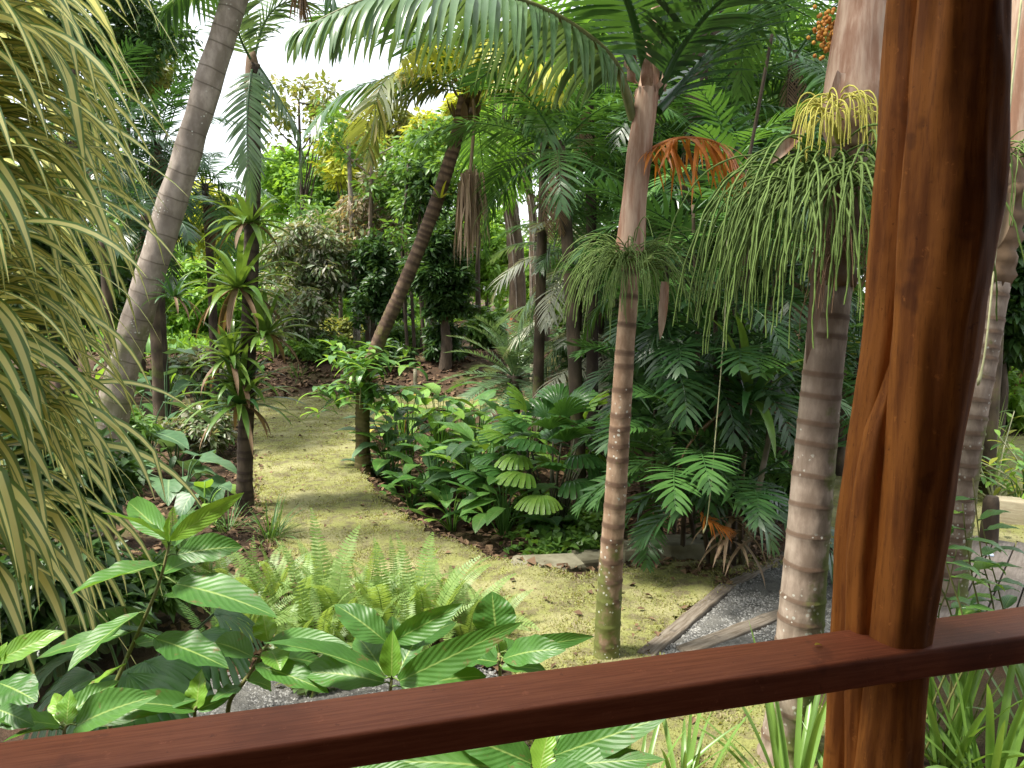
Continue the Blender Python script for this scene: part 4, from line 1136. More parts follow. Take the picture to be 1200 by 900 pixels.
# --- the planting bed beside the lawn
rng = random.Random(21)
BEDP = [  # px, py of foot, n, height, leaf length, width, mats, profile, label
    (458, 575, 9, .75, .42, .15, ['bed', 'taro'], OV, 'broad blue green leaved plant at the foot of the reddish leaning palm'),
    (478, 560, 10, .95, .38, .15, ['bedlight', 'bed'], OV, 'tall light green leaved plant just behind the reddish palm foot'),
    (508, 596, 9, .6, .34, .13, ['bed', 'bed', 'taro'], OV, 'low dark leaved plant near the curved lawn edge'),
    (515, 575, 10, 1.05, .40, .16, ['bedlight', 'bed', 'bedlight'], LP, 'upright bright green plant with tall paddle leaves in the bed'),
    (540, 560, 9, .8, .36, .13, ['bedlight', 'bed'], OV, 'bright leaved plant in the back of the bed'),
    (552, 606, 10, .62, .40, .14, ['taro', 'bed'], OV, 'grey green leaved plant leaning over the lawn edge'),
    (570, 605, 10, .8, .42, .13, ['bed', 'bedlight'], LP, 'glossy narrow leaved plant in the middle of the bed'),
    (590, 630, 8, .5, .36, .12, ['bed'], LP, 'low glossy plant at the front of the bed beside the fan leaved clump'),
    (595, 575, 9, .75, .40, .12, ['bed', 'bedlight'], LP, 'narrow leaved plant behind the fan leaved clump on the lawn side'),
    (470, 535, 8, .7, .34, .13, ['bedlight', 'yellowleaf', 'bedlight'], OV, 'yellowing light leaved plant beside the reddish trunk'),
    (700, 600, 9, .7, .36, .12, ['bed', 'bromdark'], LP, 'dark glossy plant between the fan leaved clump and slim ringed trunk'),
    (448, 562, 6, .3, .26, .12, ['bed', 'taro'], OV, 'low plant at the lawn edge right beside the reddish trunk foot'),
    (482, 598, 6, .3, .26, .12, ['bed'], OV, 'low plant on the lawn edge in the curve of the bed'),
    (530, 622, 6, .3, .26, .11, ['bedlight', 'bed'], OV, 'low bright plant on the lawn edge further along the bed'),
    (560, 570, 10, .9, .4, .15, ['bedlight', 'bed'], LP, 'tall fresh green plant in the middle of the bed'),
    (615, 545, 8, .55, .36, .13, ['bed', 'bedlight'], OV, 'rounded leaved plant under the grey green cycad'),
]
for px, py, n, h, l, w, mats, pr, lab in BEDP:
    leafy_plant('bed_plant', GH(px, py), lab, 'plant', 'leafy plants in the bed', rng, n + 12, h * 1.32, l * 1.22, w * 1.32, mats, pr, .38)
leafy_plant('heart_leaf_plant', GH(642, 632), 'small heart leaved plant at the foot of the fan leaved clump', 'plant', None, rng, 11, .30, .22, .19, ['bed', 'taro'], HT, .26, el=(-.6, .2))

# --- fan leaves
def fan_leaf(mb, base, tip_dir, up, Rr, n=14, spread=2.4, stalk=None, rng=random, cup=.25, notch=.35, droop=.35):
    d = Vector(tip_dir).normalized(); s = d.cross(Vector(up)).normalized(); nn = s.cross(d)
    if stalk is not None:
        tube(mb, spline([stalk, stalk.lerp(base, .6) + Vector((0, 0, .08)), base], 7), [.009, .009, .008, .007, .007, .006, .006], 5, cap=False)
    for i in range(n):
        a = (i / (n - 1) - .5) * spread
        dd = d * math.cos(a) + s * math.sin(a)
        side = s * math.cos(a) - d * math.sin(a)
        L = Rr * (1 - .12 * abs(a)) * rng.uniform(.93, 1.05)
        wseg = 2 * math.sin(spread / (n - 1) / 2) * 1.02
        pts, Sd, Nn, Hw = [], [], [], []
        for k in range(6):
            t = k / 5
            p = base + dd * (L * t) + nn * (cup * L * t * (1 - t) - droop * L * t * t * t)
            pts.append(p); Sd.append(side); Nn.append(nn)
            Hw.append(max(.002, .5 * wseg * L * t) if t < .75 else .5 * wseg * L * t * (1 - notch * 2.6 * (t - .7)))
        strip(mb, pts, Sd, Nn, Hw, .35, 2)
rng = random.Random(22)
fb = GH(645, 622)
t = thing('fan_leaf_clump', fb, 'dense clump of pleated fan leaves on dark stalks in the bed', 'plant')
for i in range(46):
    a = i * 2.399963; f = (i + .5) / 46
    rad = .72 * math.sqrt(1 - f * .8) * rng.uniform(.7, 1.05); z = .5 + .8 * f * rng.uniform(.9, 1.1)
    tip = fb + Vector((math.sin(a) * rad, math.cos(a) * rad, z))
    mb = MB()
    d = dvec(a + rng.uniform(-.3, .3), rng.uniform(-.5, .7) + .8 * f)
    fan_leaf(mb, tip, d, (0, 0, 1), rng.uniform(.28, .38), 11, rng.uniform(1.7, 2.4), None, rng)
    mb.build('fan_leaf', M['fan' if i % 4 else 'bedlight'], t)
for i in range(26):
    a = rng.uniform(0, 6.28); r0 = rng.uniform(.02, .16)
    b0 = fb + dvec(a, 0) * r0
    mb = MB(); tube(mb, spline([b0 - Vector((0, 0, .03)), b0 + dvec(a, 0) * .08 + Vector((0, 0, .35)), b0 + dvec(a, 0) * rng.uniform(.15, .4) + Vector((0, 0, rng.uniform(.6, .95)))], 8), .011, 6)
    mb.build('stalk', M['stalkdark'], t)
rng = random.Random(23)
fb = GH(150, 870)
t = thing('fan_palm_seedling', fb, 'low dull green fan palm spreading beneath the tall broad leaved shrub', 'plant')
for i, (px, py, a, Rr, Y) in enumerate(((150, 790, 3.0, .30, 2.7), (110, 790, -2.4, .28, 2.75), (170, 775, 2.2, .28, 2.85), (90, 770, -1.5, .3, 2.9), (190, 760, 1.4, .30, 3.0), (140, 740, .3, .3, 3.1), (230, 745, 1.9, .26, 3.1), (60, 745, -1.2, .28, 3.0), (110, 720, -.6, .3, 3.2), (250, 720, 1.2, .26, 3.3))):
    mb = MB(); c = P(px, py, Y)
    fan_leaf(mb, c, dvec(a, -.35), (0, 0, 1), Rr, 16, 2.6, fb + Vector((0, .1, 0)), rng)
    mb.build('fan_leaf', M['taro' if i % 2 else 'fan'], t)

# --- taro and ground plants left of the slender palm
rng = random.Random(24)
for px, py, n, h, l, w, mats, pr, lab in (
    (215, 585, 9, .5, .44, .36, ['taro'], HT, 'silvery green heart leaved taro beside the bromeliad trunk foot'),
    (240, 600, 7, .35, .30, .24, ['taro', 'bedlight'], HT, 'small pale taro just left of the bromeliad trunk foot'),
    (195, 505, 7, 1.2, .60, .42, ['taro'], HT, 'tall grey green taro behind the thick grey leaning trunk'),
    (235, 485, 8, 1.0, .55, .38, ['taro', 'bed'], HT, 'greyish taro between the two left trunks'),
    (172, 560, 4, 1.0, .70, .30, ['taro'], OV, 'single banana like plant next to the thick grey leaning trunk'),
    (255, 520, 12, .5, .24, .08, ['c_mid', 'bed'], LP, 'scrubby low plant left of the bromeliads'),
    (205, 545, 12, .5, .22, .08, ['c_mid', 'taro'], LP, 'scrubby low plant behind the silvery taro'),
    (205, 440, 14, 1.2, .6, .2, ['bedlight', 'bed'], LP, 'tall ginger far back left of the bromeliad trunk'),
    (150, 470, 14, 1.1, .6, .2, ['bed', 'bedlight'], LP, 'ginger clump directly behind the leaning grey trunk'),
    (175, 445, 14, 1.3, .6, .2, ['bedlight', 'bed'], LP, 'tall ginger farther behind the leaning grey trunk'),
    (235, 448, 14, 1.0, .55, .2, ['bed', 'bedlight'], LP, 'ginger clump between the trunks in the distance'),
    (265, 500, 12, .6, .35, .16, ['taro', 'bed'], OV, 'low grey green plant at the left lawn rim'),
    (225, 520, 12, .6, .35, .16, ['bed', 'taro'], OV, 'low broad leaved plant behind the silvery taro'),
    (160, 520, 12, .8, .4, .18, ['bed', 'taro'], OV, 'broad leaved plant right of the leaning grey trunk foot'),
    (295, 452, 12, .8, .45, .15, ['bed', 'bedlight'], LP, 'dark ginger clump behind the bromeliad trunk at the lawn end'),
    (240, 470, 12, .9, .5, .18, ['bedlight', 'c_bright'], LP, 'bright green ginger clump behind the bromeliad trunk'),
    (200, 462, 14, 1.1, .55, .18, ['bedlight', 'c_bright'], LP, 'bright green ginger clump beside the thick leaning trunk'),
    (270, 462, 12, .8, .45, .15, ['bedlight', 'bed'], LP, 'green ginger clump at the far lawn corner')):
    leafy_plant('taro' if pr is HT else 'ground_plant', GH(px, py), lab, 'plant', 'plants left of the lawn', rng, n, h, l, w, mats, pr, .45, el=(-.7, .3), stem_r=.01)

# thin leaved tuft at the lawn's near corner
def spray(name, base, label, cat, rng, n, L, w, mat, el=(.3, 1.4), grav=1.2, grp=None):
    t = thing(name, base, label, cat, grp)
    for i in range(n):
        a = rng.uniform(0, 6.283)
        mb = MB(); strap(mb, base + dvec(a, 0) * rng.uniform(0, .1), dvec(a, rng.uniform(*el)), L * rng.uniform(.6, 1.1), w, grav * rng.uniform(.6, 1.3), 6, .3)
        mb.build('leaf', M[mat], t)
    return t
rng = random.Random(25)
spray('papyrus_tuft', GH(316, 632), 'dark thin leaved tuft at the left edge of the lawn', 'plant', rng, 60, .45, .011, 'ferndark', (.3, 1.4), 1.3)
spray('grass_tuft', GH(268, 622), 'thin leaved tuft beside the bromeliad trunk foot', 'plant', rng, 40, .40, .011, 'ferndark', (.3, 1.4), 1.3)
spray('grass_tuft', GH(350, 455), 'long dark grass tuft at the far left of the leaf litter bank', 'plant', rng, 60, .7, .02, 'ferndark', (.3, 1.4), 1.6)
spray('grass_tuft', GH(395, 452), 'long grass tuft on the leaf litter bank left of the reddish palm', 'plant', rng, 50, .6, .02, 'c_olive', (.3, 1.4), 1.6)

# --- sword ferns
FERN = {}
for key in ('fern', 'ferndark', 'fernbrown'):
    FERN[key] = []
    for i in range(4):
        r = random.Random(60 + i)
        FERN[key].append(frond_mesh('fern_frond', M[key], arc_pts(r.uniform(.42, .66), r.uniform(.5, 1.7), power=1.8, side=r.uniform(-.4, .4)), n=34, ll=.062, lw=.017, ang=(88, 75), dih=3, grav=.25, seg=2, t0=.06, rr=.003, rng=r, jitter=.06,
                                prof=[(0, .5), (.2, .9), (.4, 1), (.7, .75), (.9, .35), (1, .1)]))
def fern(px, py, label, rng, n=11, key='fern', sc=1.0):
    b = GH(px, py)
    t = thing('sword_fern', b, label, 'fern', 'sword ferns in the foreground')
    for i in range(n):
        a = i * 2.399963 + rng.uniform(-.3, .3); f = (i + .5) / n
        link('fern_frond', FERN[key][i % 4], t, place(a, R(42) + f * R(46) + rng.uniform(-.1, .1), b + dvec(a, 0) * .03, rng.uniform(.6, 1.15) * sc * 1.08, rng.uniform(-.5, .5)))
    for i in range(3):
        a = rng.uniform(0, 6.28)
        link('dead_frond', FERN['fernbrown'][i], t, place(a, rng.uniform(-.1, .5), b + dvec(a, 0) * .03, rng.uniform(.6, .9) * sc))
rng = random.Random(26)
for px, py, n, key, sc, lab in (
    (395, 745, 14, 'fern', 1.15, 'tall pale sword fern in the middle of the fern patch'), (450, 750, 14, 'fern', 1.2, 'sword fern with long upright fronds behind the rosette shrub'),
    (500, 752, 14, 'fern', 1.15, 'sword fern in front of the curved lawn edge'), (545, 750, 12, 'fern', 1.0, 'sword fern at the right end of the fern patch'),
    (350, 740, 12, 'fern', 1.05, 'sword fern left of the tall pale fern'), (300, 735, 12, 'fern', .9, 'sword fern near the thin leaved tuft'),
    (270, 705, 11, 'fern', .85, 'small sword fern below the bromeliad trunk'), (420, 780, 11, 'fern', .8, 'short sword fern next to the grey gravel'),
    (480, 785, 11, 'fern', .85, 'short sword fern hidden behind the rosette shrub leaves'), (335, 775, 11, 'fern', .8, 'short sword fern above the gravel strip'),
    (240, 690, 10, 'ferndark', .8, 'dark fern under the striped leaves'), (255, 760, 10, 'ferndark', .8, 'dark fern beneath the tall shrub leaf'),
    (370, 700, 10, 'fern', .8, 'pale fern at the back of the patch near the lawn'), (425, 712, 11, 'fern', .9, 'pale upright fern at the back of the patch'),
    (470, 715, 11, 'fern', .9, 'pale fern whose tips cross the lawn edge'), (520, 718, 10, 'fern', .8, 'pale fern at the back right of the patch'),
    (205, 650, 10, 'ferndark', .9, 'dark fern below the silvery taro'),
    (320, 700, 11, 'fern', 1.0, 'pale fern beside the lawn just below the thin leaved tuft'), (285, 760, 10, 'fern', .9, 'pale fern behind the tall shrub stem'), (375, 770, 12, 'fern', 1.0, 'pale fern above the grey green ground cover'),
    (575, 745, 9, 'fern', .75, 'small fern at the lawn side end of the patch')):
    fern(px, py, lab, rng, n, key, sc)
rc_ = np.random.default_rng(4)
pl_ = poly([(320, 790), (335, 770), (400, 762), (420, 790), (400, 810), (330, 815)])
pp = sample_poly(pl_, 60)
V, F_, UV_ = leaf_cloud(rc_, np.c_[pp, np.full(len(pp), .08)], np.full(len(pp), .09), 26, .05, .035, .1)
mb = MB(); mb.bulk.append((V, F_, UV_)); tag(mb.build('ground_cover', M['c_silver']), 'small grey green ground cover beside the gravel strip', 'ground cover', kind='stuff')
pl_ = poly([(585, 640), (700, 640), (740, 600), (700, 560), (600, 560)])
pp = sample_poly(pl_, 60)
V, F_, UV_ = leaf_cloud(rc_, np.c_[pp, H(pp[:, 0], pp[:, 1]) + .12], np.full(len(pp), .15), 26, .09, .06, .1)
mb = MB(); mb.bulk.append((V, F_, UV_)); tag(mb.build('ground_cover', M['c_mid']), 'leafy ground cover around the fan leaved clump', 'ground cover', kind='stuff')

# --- broad leaved shrub in front of the rail: leaves as they stand in the photo
def hero_leaf(parent, b, t, w, roll=0.0, bend=.35, mat='shrub', nseg=12, fold=.28):
    b, t = Vector(b), Vector(t)
    d = t - b; L = d.length
    up = Vector((0, -.55, .83))
    d0 = d.normalized()
    s = d0.cross(up)
    if s.length < .15: s = d0.cross(Vector((1, 0, 0)))
    s.normalize(); nr_ = s.cross(d0)
    up2 = nr_ * math.cos(roll) + s * math.sin(roll)
    # start a little higher so that the bent leaf ends at its tip
    d1 = (d0 * math.cos(bend * .45) + nr_ * math.sin(bend * .45)) if abs(roll) < 1.2 else d0
    rl = random.Random(int(w * 1e5) + int(b.x * 1e3))
    mb = MB(); blade(mb, b, d1, up2, L * (1 + bend * bend * .06), w * rl.uniform(.85, 1.1), bend * rl.uniform(.8, 1.5), rl.uniform(.12, .5), LP if rl.random() < .6 else OV, nseg, 4, rl.uniform(.04, .2), petiole=.0, seed=w * 100, curl=rl.uniform(-.5, .5))
    return mb.build('leaf', M[mat], parent)
def shrub(label, stem, leaves, rootpx, mats=('shrub',)):
    """stem: [(px,py,Y)]; leaves: (bx,by,Yb, tx,ty,Yt, width px, roll, bend, mat)"""
    top = [P(*q) for q in stem]
    g = Vector((top[0].x + rootpx, top[0].y + .05, 0)); g.z = hz(g.x, g.y)
    t = thing('broad_leaf_shrub', g, label, 'shrub', 'broad leaved shrubs behind the handrail')
    c = spline([(g - Vector((0, 0, .05))).lerp(top[0], f_) for f_ in (0, .25, .5, .75, .9)] + top, 36)
    mb = MB(); tube(mb, c, [.010 - .006 * i / 35 for i in range(36)], 8, .1, 20); mb.build('stem', M['stem'], t)
    for (bx, by, Yb, tx, ty, Yt, w, roll, bend, mat) in leaves:
        b = P(bx, by, Yb)
        q = min(c, key=lambda p_: (p_ - b).length)
        o = hero_leaf(t, b, P(tx, ty, Yt), w * Yb / FPX, roll, bend, mat)
        if .004 < (q - b).length < .25:
            mb = MB(); tube(mb, [q, q.lerp(b, .5) + Vector((0, 0, .004)), b], [.003, .0025, .002], 5, cap=False); mb.build('leaf_stalk', M['stalk'], t)
    return t
shrub('tall broad leaved shrub with angled stem in front of the striped leaves', [(130, 818, 2.05), (150, 768, 2.08), (168, 728, 2.1), (186, 685, 2.12), (198, 640, 2.14)], [
    (196, 634, 2.14, 116, 597, 2.02, 34, .5, .5, 'shrub'), (198, 632, 2.15, 150, 596, 2.35, 38, -.2, .5, 'shrub'), (200, 633, 2.14, 290, 604, 2.10, 24, .9, .7, 'shrub_new'), (207, 650, 2.13, 284, 646, 2.15, 36, .2, .5, 'shrub'),
    (203, 640, 2.15, 243, 598, 2.4, 34, .2, .4, 'shrub'), (184, 662, 2.12, 82, 697, 1.98, 44, .25, .25, 'shrub'), (207, 684, 2.1, 326, 720, 2.0, 54, -.1, .28, 'shrub'), (190, 672, 2.14, 260, 652, 2.4, 34, .1, .4, 'shrub'),
    (192, 700, 2.12, 245, 712, 2.3, 26, -.1, .4, 'shrub'), (163, 718, 2.1, 76, 783, 1.95, 38, .5, .25, 'shrub'), (150, 742, 2.08, 45, 770, 2.1, 30, .2, .3, 'shrub'), (182, 748, 2.08, 270, 784, 1.98, 52, -.15, .3, 'shrub'),
    (160, 755, 2.06, 215, 752, 2.2, 26, .1, .4, 'shrub'), (148, 778, 2.05, 85, 820, 1.98, 22, .8, .3, 'shrub_new'), (198, 636, 2.14, 198, 606, 2.1, 12, .3, .2, 'shrub_new')], -.12)
shrub('low bright shrub at the bottom left corner above the rail', [(75, 862, 1.85), (78, 850, 1.86)], [
    (78, 852, 1.86, 82, 808, 1.9, 36, -.3, .2, 'shrub_new'), (90, 850, 1.85, 185, 818, 1.8, 44, .1, .35, 'shrub'), (100, 846, 1.9, 232, 826, 1.95, 34, .3, .4, 'shrub'), (70, 850, 1.85, -6, 846, 1.75, 36, .1, .35, 'shrub'),
    (70, 845, 1.88, 140, 800, 2.0, 34, .1, .4, 'shrub'), (66, 855, 1.84, 2, 868, 1.7, 30, .2, .3, 'shrub'), (80, 850, 1.88, 60, 815, 1.95, 26, -.2, .3, 'shrub_new')], .03)
shrub('shrub with rounded leaves cut by the left picture edge', [(-12, 850, 1.8), (-8, 820, 1.8), (-2, 770, 1.82)], [
    (-2, 800, 1.8, 46, 822, 1.72, 46, -.2, .3, 'shrub'), (-4, 775, 1.82, 78, 746, 1.85, 30, .3, .5, 'shrub_new'), (-4, 790, 1.82, 8, 752, 1.85, 26, -.2, .2, 'shrub_new'), (-6, 830, 1.8, 40, 850, 1.75, 40, 0, .3, 'shrub')], -.05)
shrub('small broad leaved shrub with two upright young leaves', [(268, 826, 2.0), (285, 800, 2.02), (300, 778, 2.04), (314, 755, 2.06)], [
    (314, 752, 2.06, 308, 718, 2.1, 34, -.1, .15, 'shrub_new'), (318, 750, 2.06, 412, 764, 1.98, 34, .2, .4, 'shrub'), (300, 780, 2.03, 386, 810, 1.95, 36, -.1, .3, 'shrub'), (296, 770, 2.03, 252, 752, 2.1, 34, .1, .45, 'shrub'),
    (318, 762, 2.05, 330, 785, 1.98, 34, -.3, .2, 'shrub_new'), (290, 798, 2.02, 318, 808, 2.1, 34, .1, .4, 'shrub'), (282, 805, 2.01, 246, 822, 1.95, 24, .3, .4, 'shrub'), (330, 770, 2.06, 392, 785, 2.2, 30, .1, .3, 'shrub')], -.06)
shrub('lone young sprout just above the rail between two shrubs', [(228, 838, 1.95), (230, 828, 1.95)], [
    (230, 830, 1.95, 236, 784, 2.0, 28, -.1, .15, 'shrub_new'), (228, 832, 1.95, 130, 822, 1.9, 34, .2, .45, 'shrub'), (232, 832, 1.95, 270, 818, 2.0, 22, .2, .4, 'shrub')], 0)
shrub('star shaped shrub rosette in the middle with one upright bright leaf', [(455, 830, 1.95), (457, 812, 1.95), (459, 795, 1.96)], [
    (459, 792, 1.9, 460, 738, 1.93, 32, -.1, .15, 'shrub_new'), (452, 752, 2.02, 391, 708, 2.06, 40, -.1, .45, 'shrub'), (463, 750, 2.02, 546, 716, 2.02, 30, .7, .35, 'shrub'), (452, 795, 1.95, 312, 744, 1.9, 40, .45, .45, 'shrub'),
    (468, 798, 1.93, 616, 744, 1.85, 44, .65, .3, 'shrub'), (466, 790, 1.97, 494, 738, 2.05, 52, -.3, .35, 'shrub'), (462, 755, 2.02, 460, 722, 2.06, 22, .3, .2, 'shrub'), (470, 760, 2.02, 536, 730, 2.15, 30, .1, .4, 'shrub'),
    (450, 790, 1.97, 420, 742, 2.1, 48, .2, .4, 'shrub'), (450, 800, 1.95, 355, 786, 2.0, 46, .1, .4, 'shrub'), (470, 805, 1.95, 570, 795, 2.0, 40, .1, .4, 'shrub')], 0)
shrub('shrub right of the rosette with one large upright round leaf', [(586, 812, 2.0), (586, 790, 2.0), (585, 765, 2.02)], [
    (582, 748, 2.02, 576, 693, 2.06, 50, -.1, .25, 'shrub'), (590, 772, 2.0, 662, 762, 1.92, 34, .1, .5, 'shrub'), (598, 765, 2.02, 698, 750, 2.06, 26, .3, .35, 'shrub'), (582, 776, 2.0, 512, 772, 2.0, 34, .3, .5, 'shrub'),
    (586, 770, 2.02, 612, 755, 2.1, 34, .2, .4, 'shrub'), (580, 775, 2.02, 552, 748, 2.15, 36, .2, .4, 'shrub'), (588, 782, 1.98, 640, 785, 1.95, 30, -.2, .4, 'shrub'), (586, 768, 2.02, 590, 748, 2.05, 16, .2, .2, 'shrub_new')], 0)
shrub('shrub seen below the handrail with large pale veined leaves', [(632, 960, 1.75), (632, 930, 1.75), (632, 905, 1.76)], [
    (632, 905, 1.74, 645, 848, 1.8, 34, -.2, .2, 'shrub_new'), (640, 892, 1.76, 668, 842, 1.85, 40, -.3, .3, 'shrub'), (650, 885, 1.75, 792, 846, 1.7, 40, .5, .3, 'shrub'), (650, 898, 1.72, 780, 894, 1.66, 36, .2, .3, 'shrub'),
    (622, 895, 1.75, 520, 858, 1.75, 46, -.1, .4, 'shrub'), (615, 905, 1.74, 430, 890, 1.75, 50, .1, .4, 'shrub'), (640, 885, 1.78, 695, 838, 1.9, 40, .1, .4, 'shrub'), (625, 905, 1.72, 570, 930, 1.65, 40, .1, .4, 'shrub'), (690, 880, 1.8, 705, 835, 1.9, 24, .2, .3, 'shrub'),
    (640, 905, 1.70, 720, 925, 1.62, 44, 0, .3, 'shrub')], 0)
shrub('shrub below the handrail near the bottom left of the view', [(395, 960, 1.6), (398, 925, 1.62), (402, 900, 1.64)], [
    (402, 905, 1.64, 352, 868, 1.7, 30, .1, .4, 'shrub'), (404, 905, 1.64, 440, 876, 1.7, 30, .1, .4, 'shrub'), (400, 908, 1.62, 320, 905, 1.58, 34, .1, .3, 'shrub'), (404, 910, 1.62, 500, 905, 1.6, 34, .1, .3, 'shrub')], 0)

# --- striped screw pine on the left
rng = random.Random(31)
vb = Vector((-2.15, 2.9, hz(-2.15, 2.9)))
t = thing('striped_pandanus', vb, 'large pandanus with long arching yellow and green striped leaves on the left', 'plant')
hidden = []
heads = [(P(-150, -60, 2.95), 56), (P(-180, 100, 2.8), 64), (P(-150, 250, 2.95), 60), (P(-175, 400, 2.7), 62), (P(-115, 570, 2.85), 56)]
def pleaf(mb, hd, f, a):
    e = R(-10) + R(88) * f + rng.uniform(-.2, .2)
    b0 = hd + Vector((0, 0, (f - .5) * .30)) + dvec(a, 0) * .03
    strap(mb, b0, dvec(a, e), rng.uniform(.8, 1.2), rng.uniform(.046, .070), rng.uniform(2.2, 4.8), 16, .16, ST, rng.uniform(-1.0, 1.0), kink=rng.uniform(.4, .8) if rng.random() < .14 else None, stiff=1.9)
for i, (hd, n) in enumerate(heads):
    c = spline([vb - Vector((0, 0, .05)), vb.lerp(hd, .5) + Vector((-.08, .05, .1)), hd], 16)
    mb = MB(); tube(mb, c, [.05 - .02 * k / 15 for k in range(16)], 10, .15, 12)
    mb.build('branch', M['darkbark'], t)
    for k in range(n):
        a = rng.gauss(R(105), R(55)) if rng.random() < .9 else rng.uniform(0, 6.28)
        mb = MB(); pleaf(mb, hd, (k + .5) / n, a)
        mb.build('leaf', M['varieg'], t)
    extra = MB()
    for k in range(75): pleaf(extra, hd + Vector((-.05, .15, 0)), rng.random(), rng.gauss(R(80), R(70)))
    hidden.append(extra)
o = merge(hidden).build('inner_leaves', M['varieg'], t); o['kind'] = 'stuff'
# --- strap leaved lilies at the bottom right
rng = random.Random(32)
def lily(px, py, label, n, L, w, az=None):
    b = GH(px, py) if py < 1100 else Vector((0, 0, 0))
    t = thing('strap_lily', b, label, 'plant', 'strap leaved lilies near the rail')
    for i in range(n):
        a = rng.uniform(0, 6.283) if az is None else rng.gauss(az, .8)
        mb = MB(); strap(mb, b + dvec(a, 0) * rng.uniform(0, .08), dvec(a, rng.uniform(.6, 1.45)), L * rng.uniform(.65, 1.1), w * rng.uniform(.7, 1.1), rng.uniform(.5, 1.6), 9, .4, ST, rng.uniform(-.4, .4), stiff=2.0)
        mb.build('leaf', M['strap'], t)
lily(745, 960, 'strap leaved lily below the rail left of the stout palm', 12, .6, .026)
lily(800, 950, 'strap leaved lily below the rail directly under the slim trunk', 14, .62, .026)
lily(930, 960, 'strap leaved lily around the stout palm foot', 20, .75, .03)
lily(1010, 1000, 'strap leaved lily hidden behind the post foot', 12, .7, .03)
lily(1110, 900, 'strap leaved lily right of the post below the rail', 30, .85, .034)
lily(1160, 930, 'strap leaved lily at the bottom right corner', 34, .85, .034)
lily(1230, 900, 'strap leaved lily at the far right edge below the rail', 26, .85, .034)

# --- vine like plant behind the rail right of the post
rng = random.Random(33)
b = Vector((2.05, 3.55, hz(2.05, 3.55)))
t = thing('climbing_shrub', b, 'dark leaved leggy shrub right of the post in front of the boardwalk', 'shrub')
for k, (pts, n) in enumerate((([(1130, 740), (1112, 670), (1095, 615), (1085, 590)], 9), ([(1150, 740), (1140, 680), (1132, 630), (1128, 590)], 9), ([(1165, 740), (1160, 690), (1150, 650), (1140, 560)], 10), ([(1120, 745), (1108, 700), (1098, 680), (1090, 650)], 8), ([(1180, 745), (1172, 700), (1160, 655), (1150, 610)], 8), ([(1105, 750), (1100, 720), (1110, 690), (1122, 640)], 8))):
    p0_ = b + Vector((.06 * k - .15, 0, 0)); p1_ = P(*pts[0], 3.4 + .06 * k)
    c = spline([p0_.lerp(p1_, f_) for f_ in (0, .33, .66)] + [P(x, y, 3.4 + .06 * k) for x, y in pts], 24)
    mb = MB(); tube(mb, c, [.006 - .003 * i / 23 for i in range(24)], 6); mb.build('stem', M['stem'], t)
    for j in range(n):
        p = c[10 + int(13 * (j + .5) / n)]
        a = rng.choice((-1, 1)) * rng.uniform(.8, 2.2)
        mb = MB(); blade(mb, p, dvec(a, rng.uniform(-.2, .5)), (0, 0, 1), rng.uniform(.12, .19), rng.uniform(.055, .075), rng.uniform(.4, 1.2), .3, OV, 8, 2, .1, petiole=.02, seed=j)
        mb.build('leaf', M['bed' if rng.random() < .85 else 'bedlight'], t)
leafy_plant('heart_leaf_plant', GH(975, 690), 'blue green heart leaves peeping between stout palm and post', 'plant', None, rng, 5, .5, .22, .2, ['taro'], HT, .25, el=(-1.0, -.3))

# ------------------------------------------------------------------ epiphyte shrub on the reddish trunk
rng = random.Random(41)
def bush(name, base, label, cat, grp, rng, n_stem, hgt, spread, leaves, L, w, mats, prof=LP, elr=(.5, 1.4), droop=.6, stem_mat='stem', r0=.012, petiole=.02):
    """stems from one foot, each leaf a part"""
    t = thing(name, base, label, cat, grp)
    for k in range(n_stem):
        a = k * 2.399963 + rng.uniform(-.4, .4)
        e = rng.uniform(*elr); Ls = hgt * rng.uniform(.6, 1.1)
        d = dvec(a, e)
        c = spline([base, base + d * Ls * .5 + Vector((0, 0, .05)), base + d * Ls + Vector((math.sin(a), math.cos(a), 0)) * spread * .3], 12)
        mb = MB(); tube(mb, c, [r0 * (1 - .06 * i) for i in range(12)], 5); mb.build('stem', M[stem_mat], t)
        for j in range(leaves):
            p = c[3 + int(9 * (j + .5) / leaves)]
            la = rng.uniform(0, 6.28)
            mb = MB(); blade(mb, p, dvec(la, rng.uniform(-.4, .7)), (0, 0, 1), L * rng.uniform(.7, 1.15), w * rng.uniform(.8, 1.15), droop * rng.uniform(.5, 1.5), .25, prof, 6, 2, .05, petiole=petiole, seed=j)
            mb.build('leaf', M[mats[(j + k) % len(mats)]], t)
    return t
bush('epiphyte_shrub', P(424, 440, YF - .12), 'green leaved shrub growing out of the reddish palm trunk at its bend', 'shrub', None, rng, 18, .66, .4, 13, .30, .09, ['bedlight', 'bed', 'bed'], LP, (-1.1, 1.2), .9)
bush('epiphyte_shrub', P(432, 462, YF - .13), 'lower epiphyte with grey green leaves on the reddish palm trunk', 'shrub', None, rng, 6, .35, .3, 8, .22, .085, ['taro', 'bed'], OV, (-.9, .6), .9)

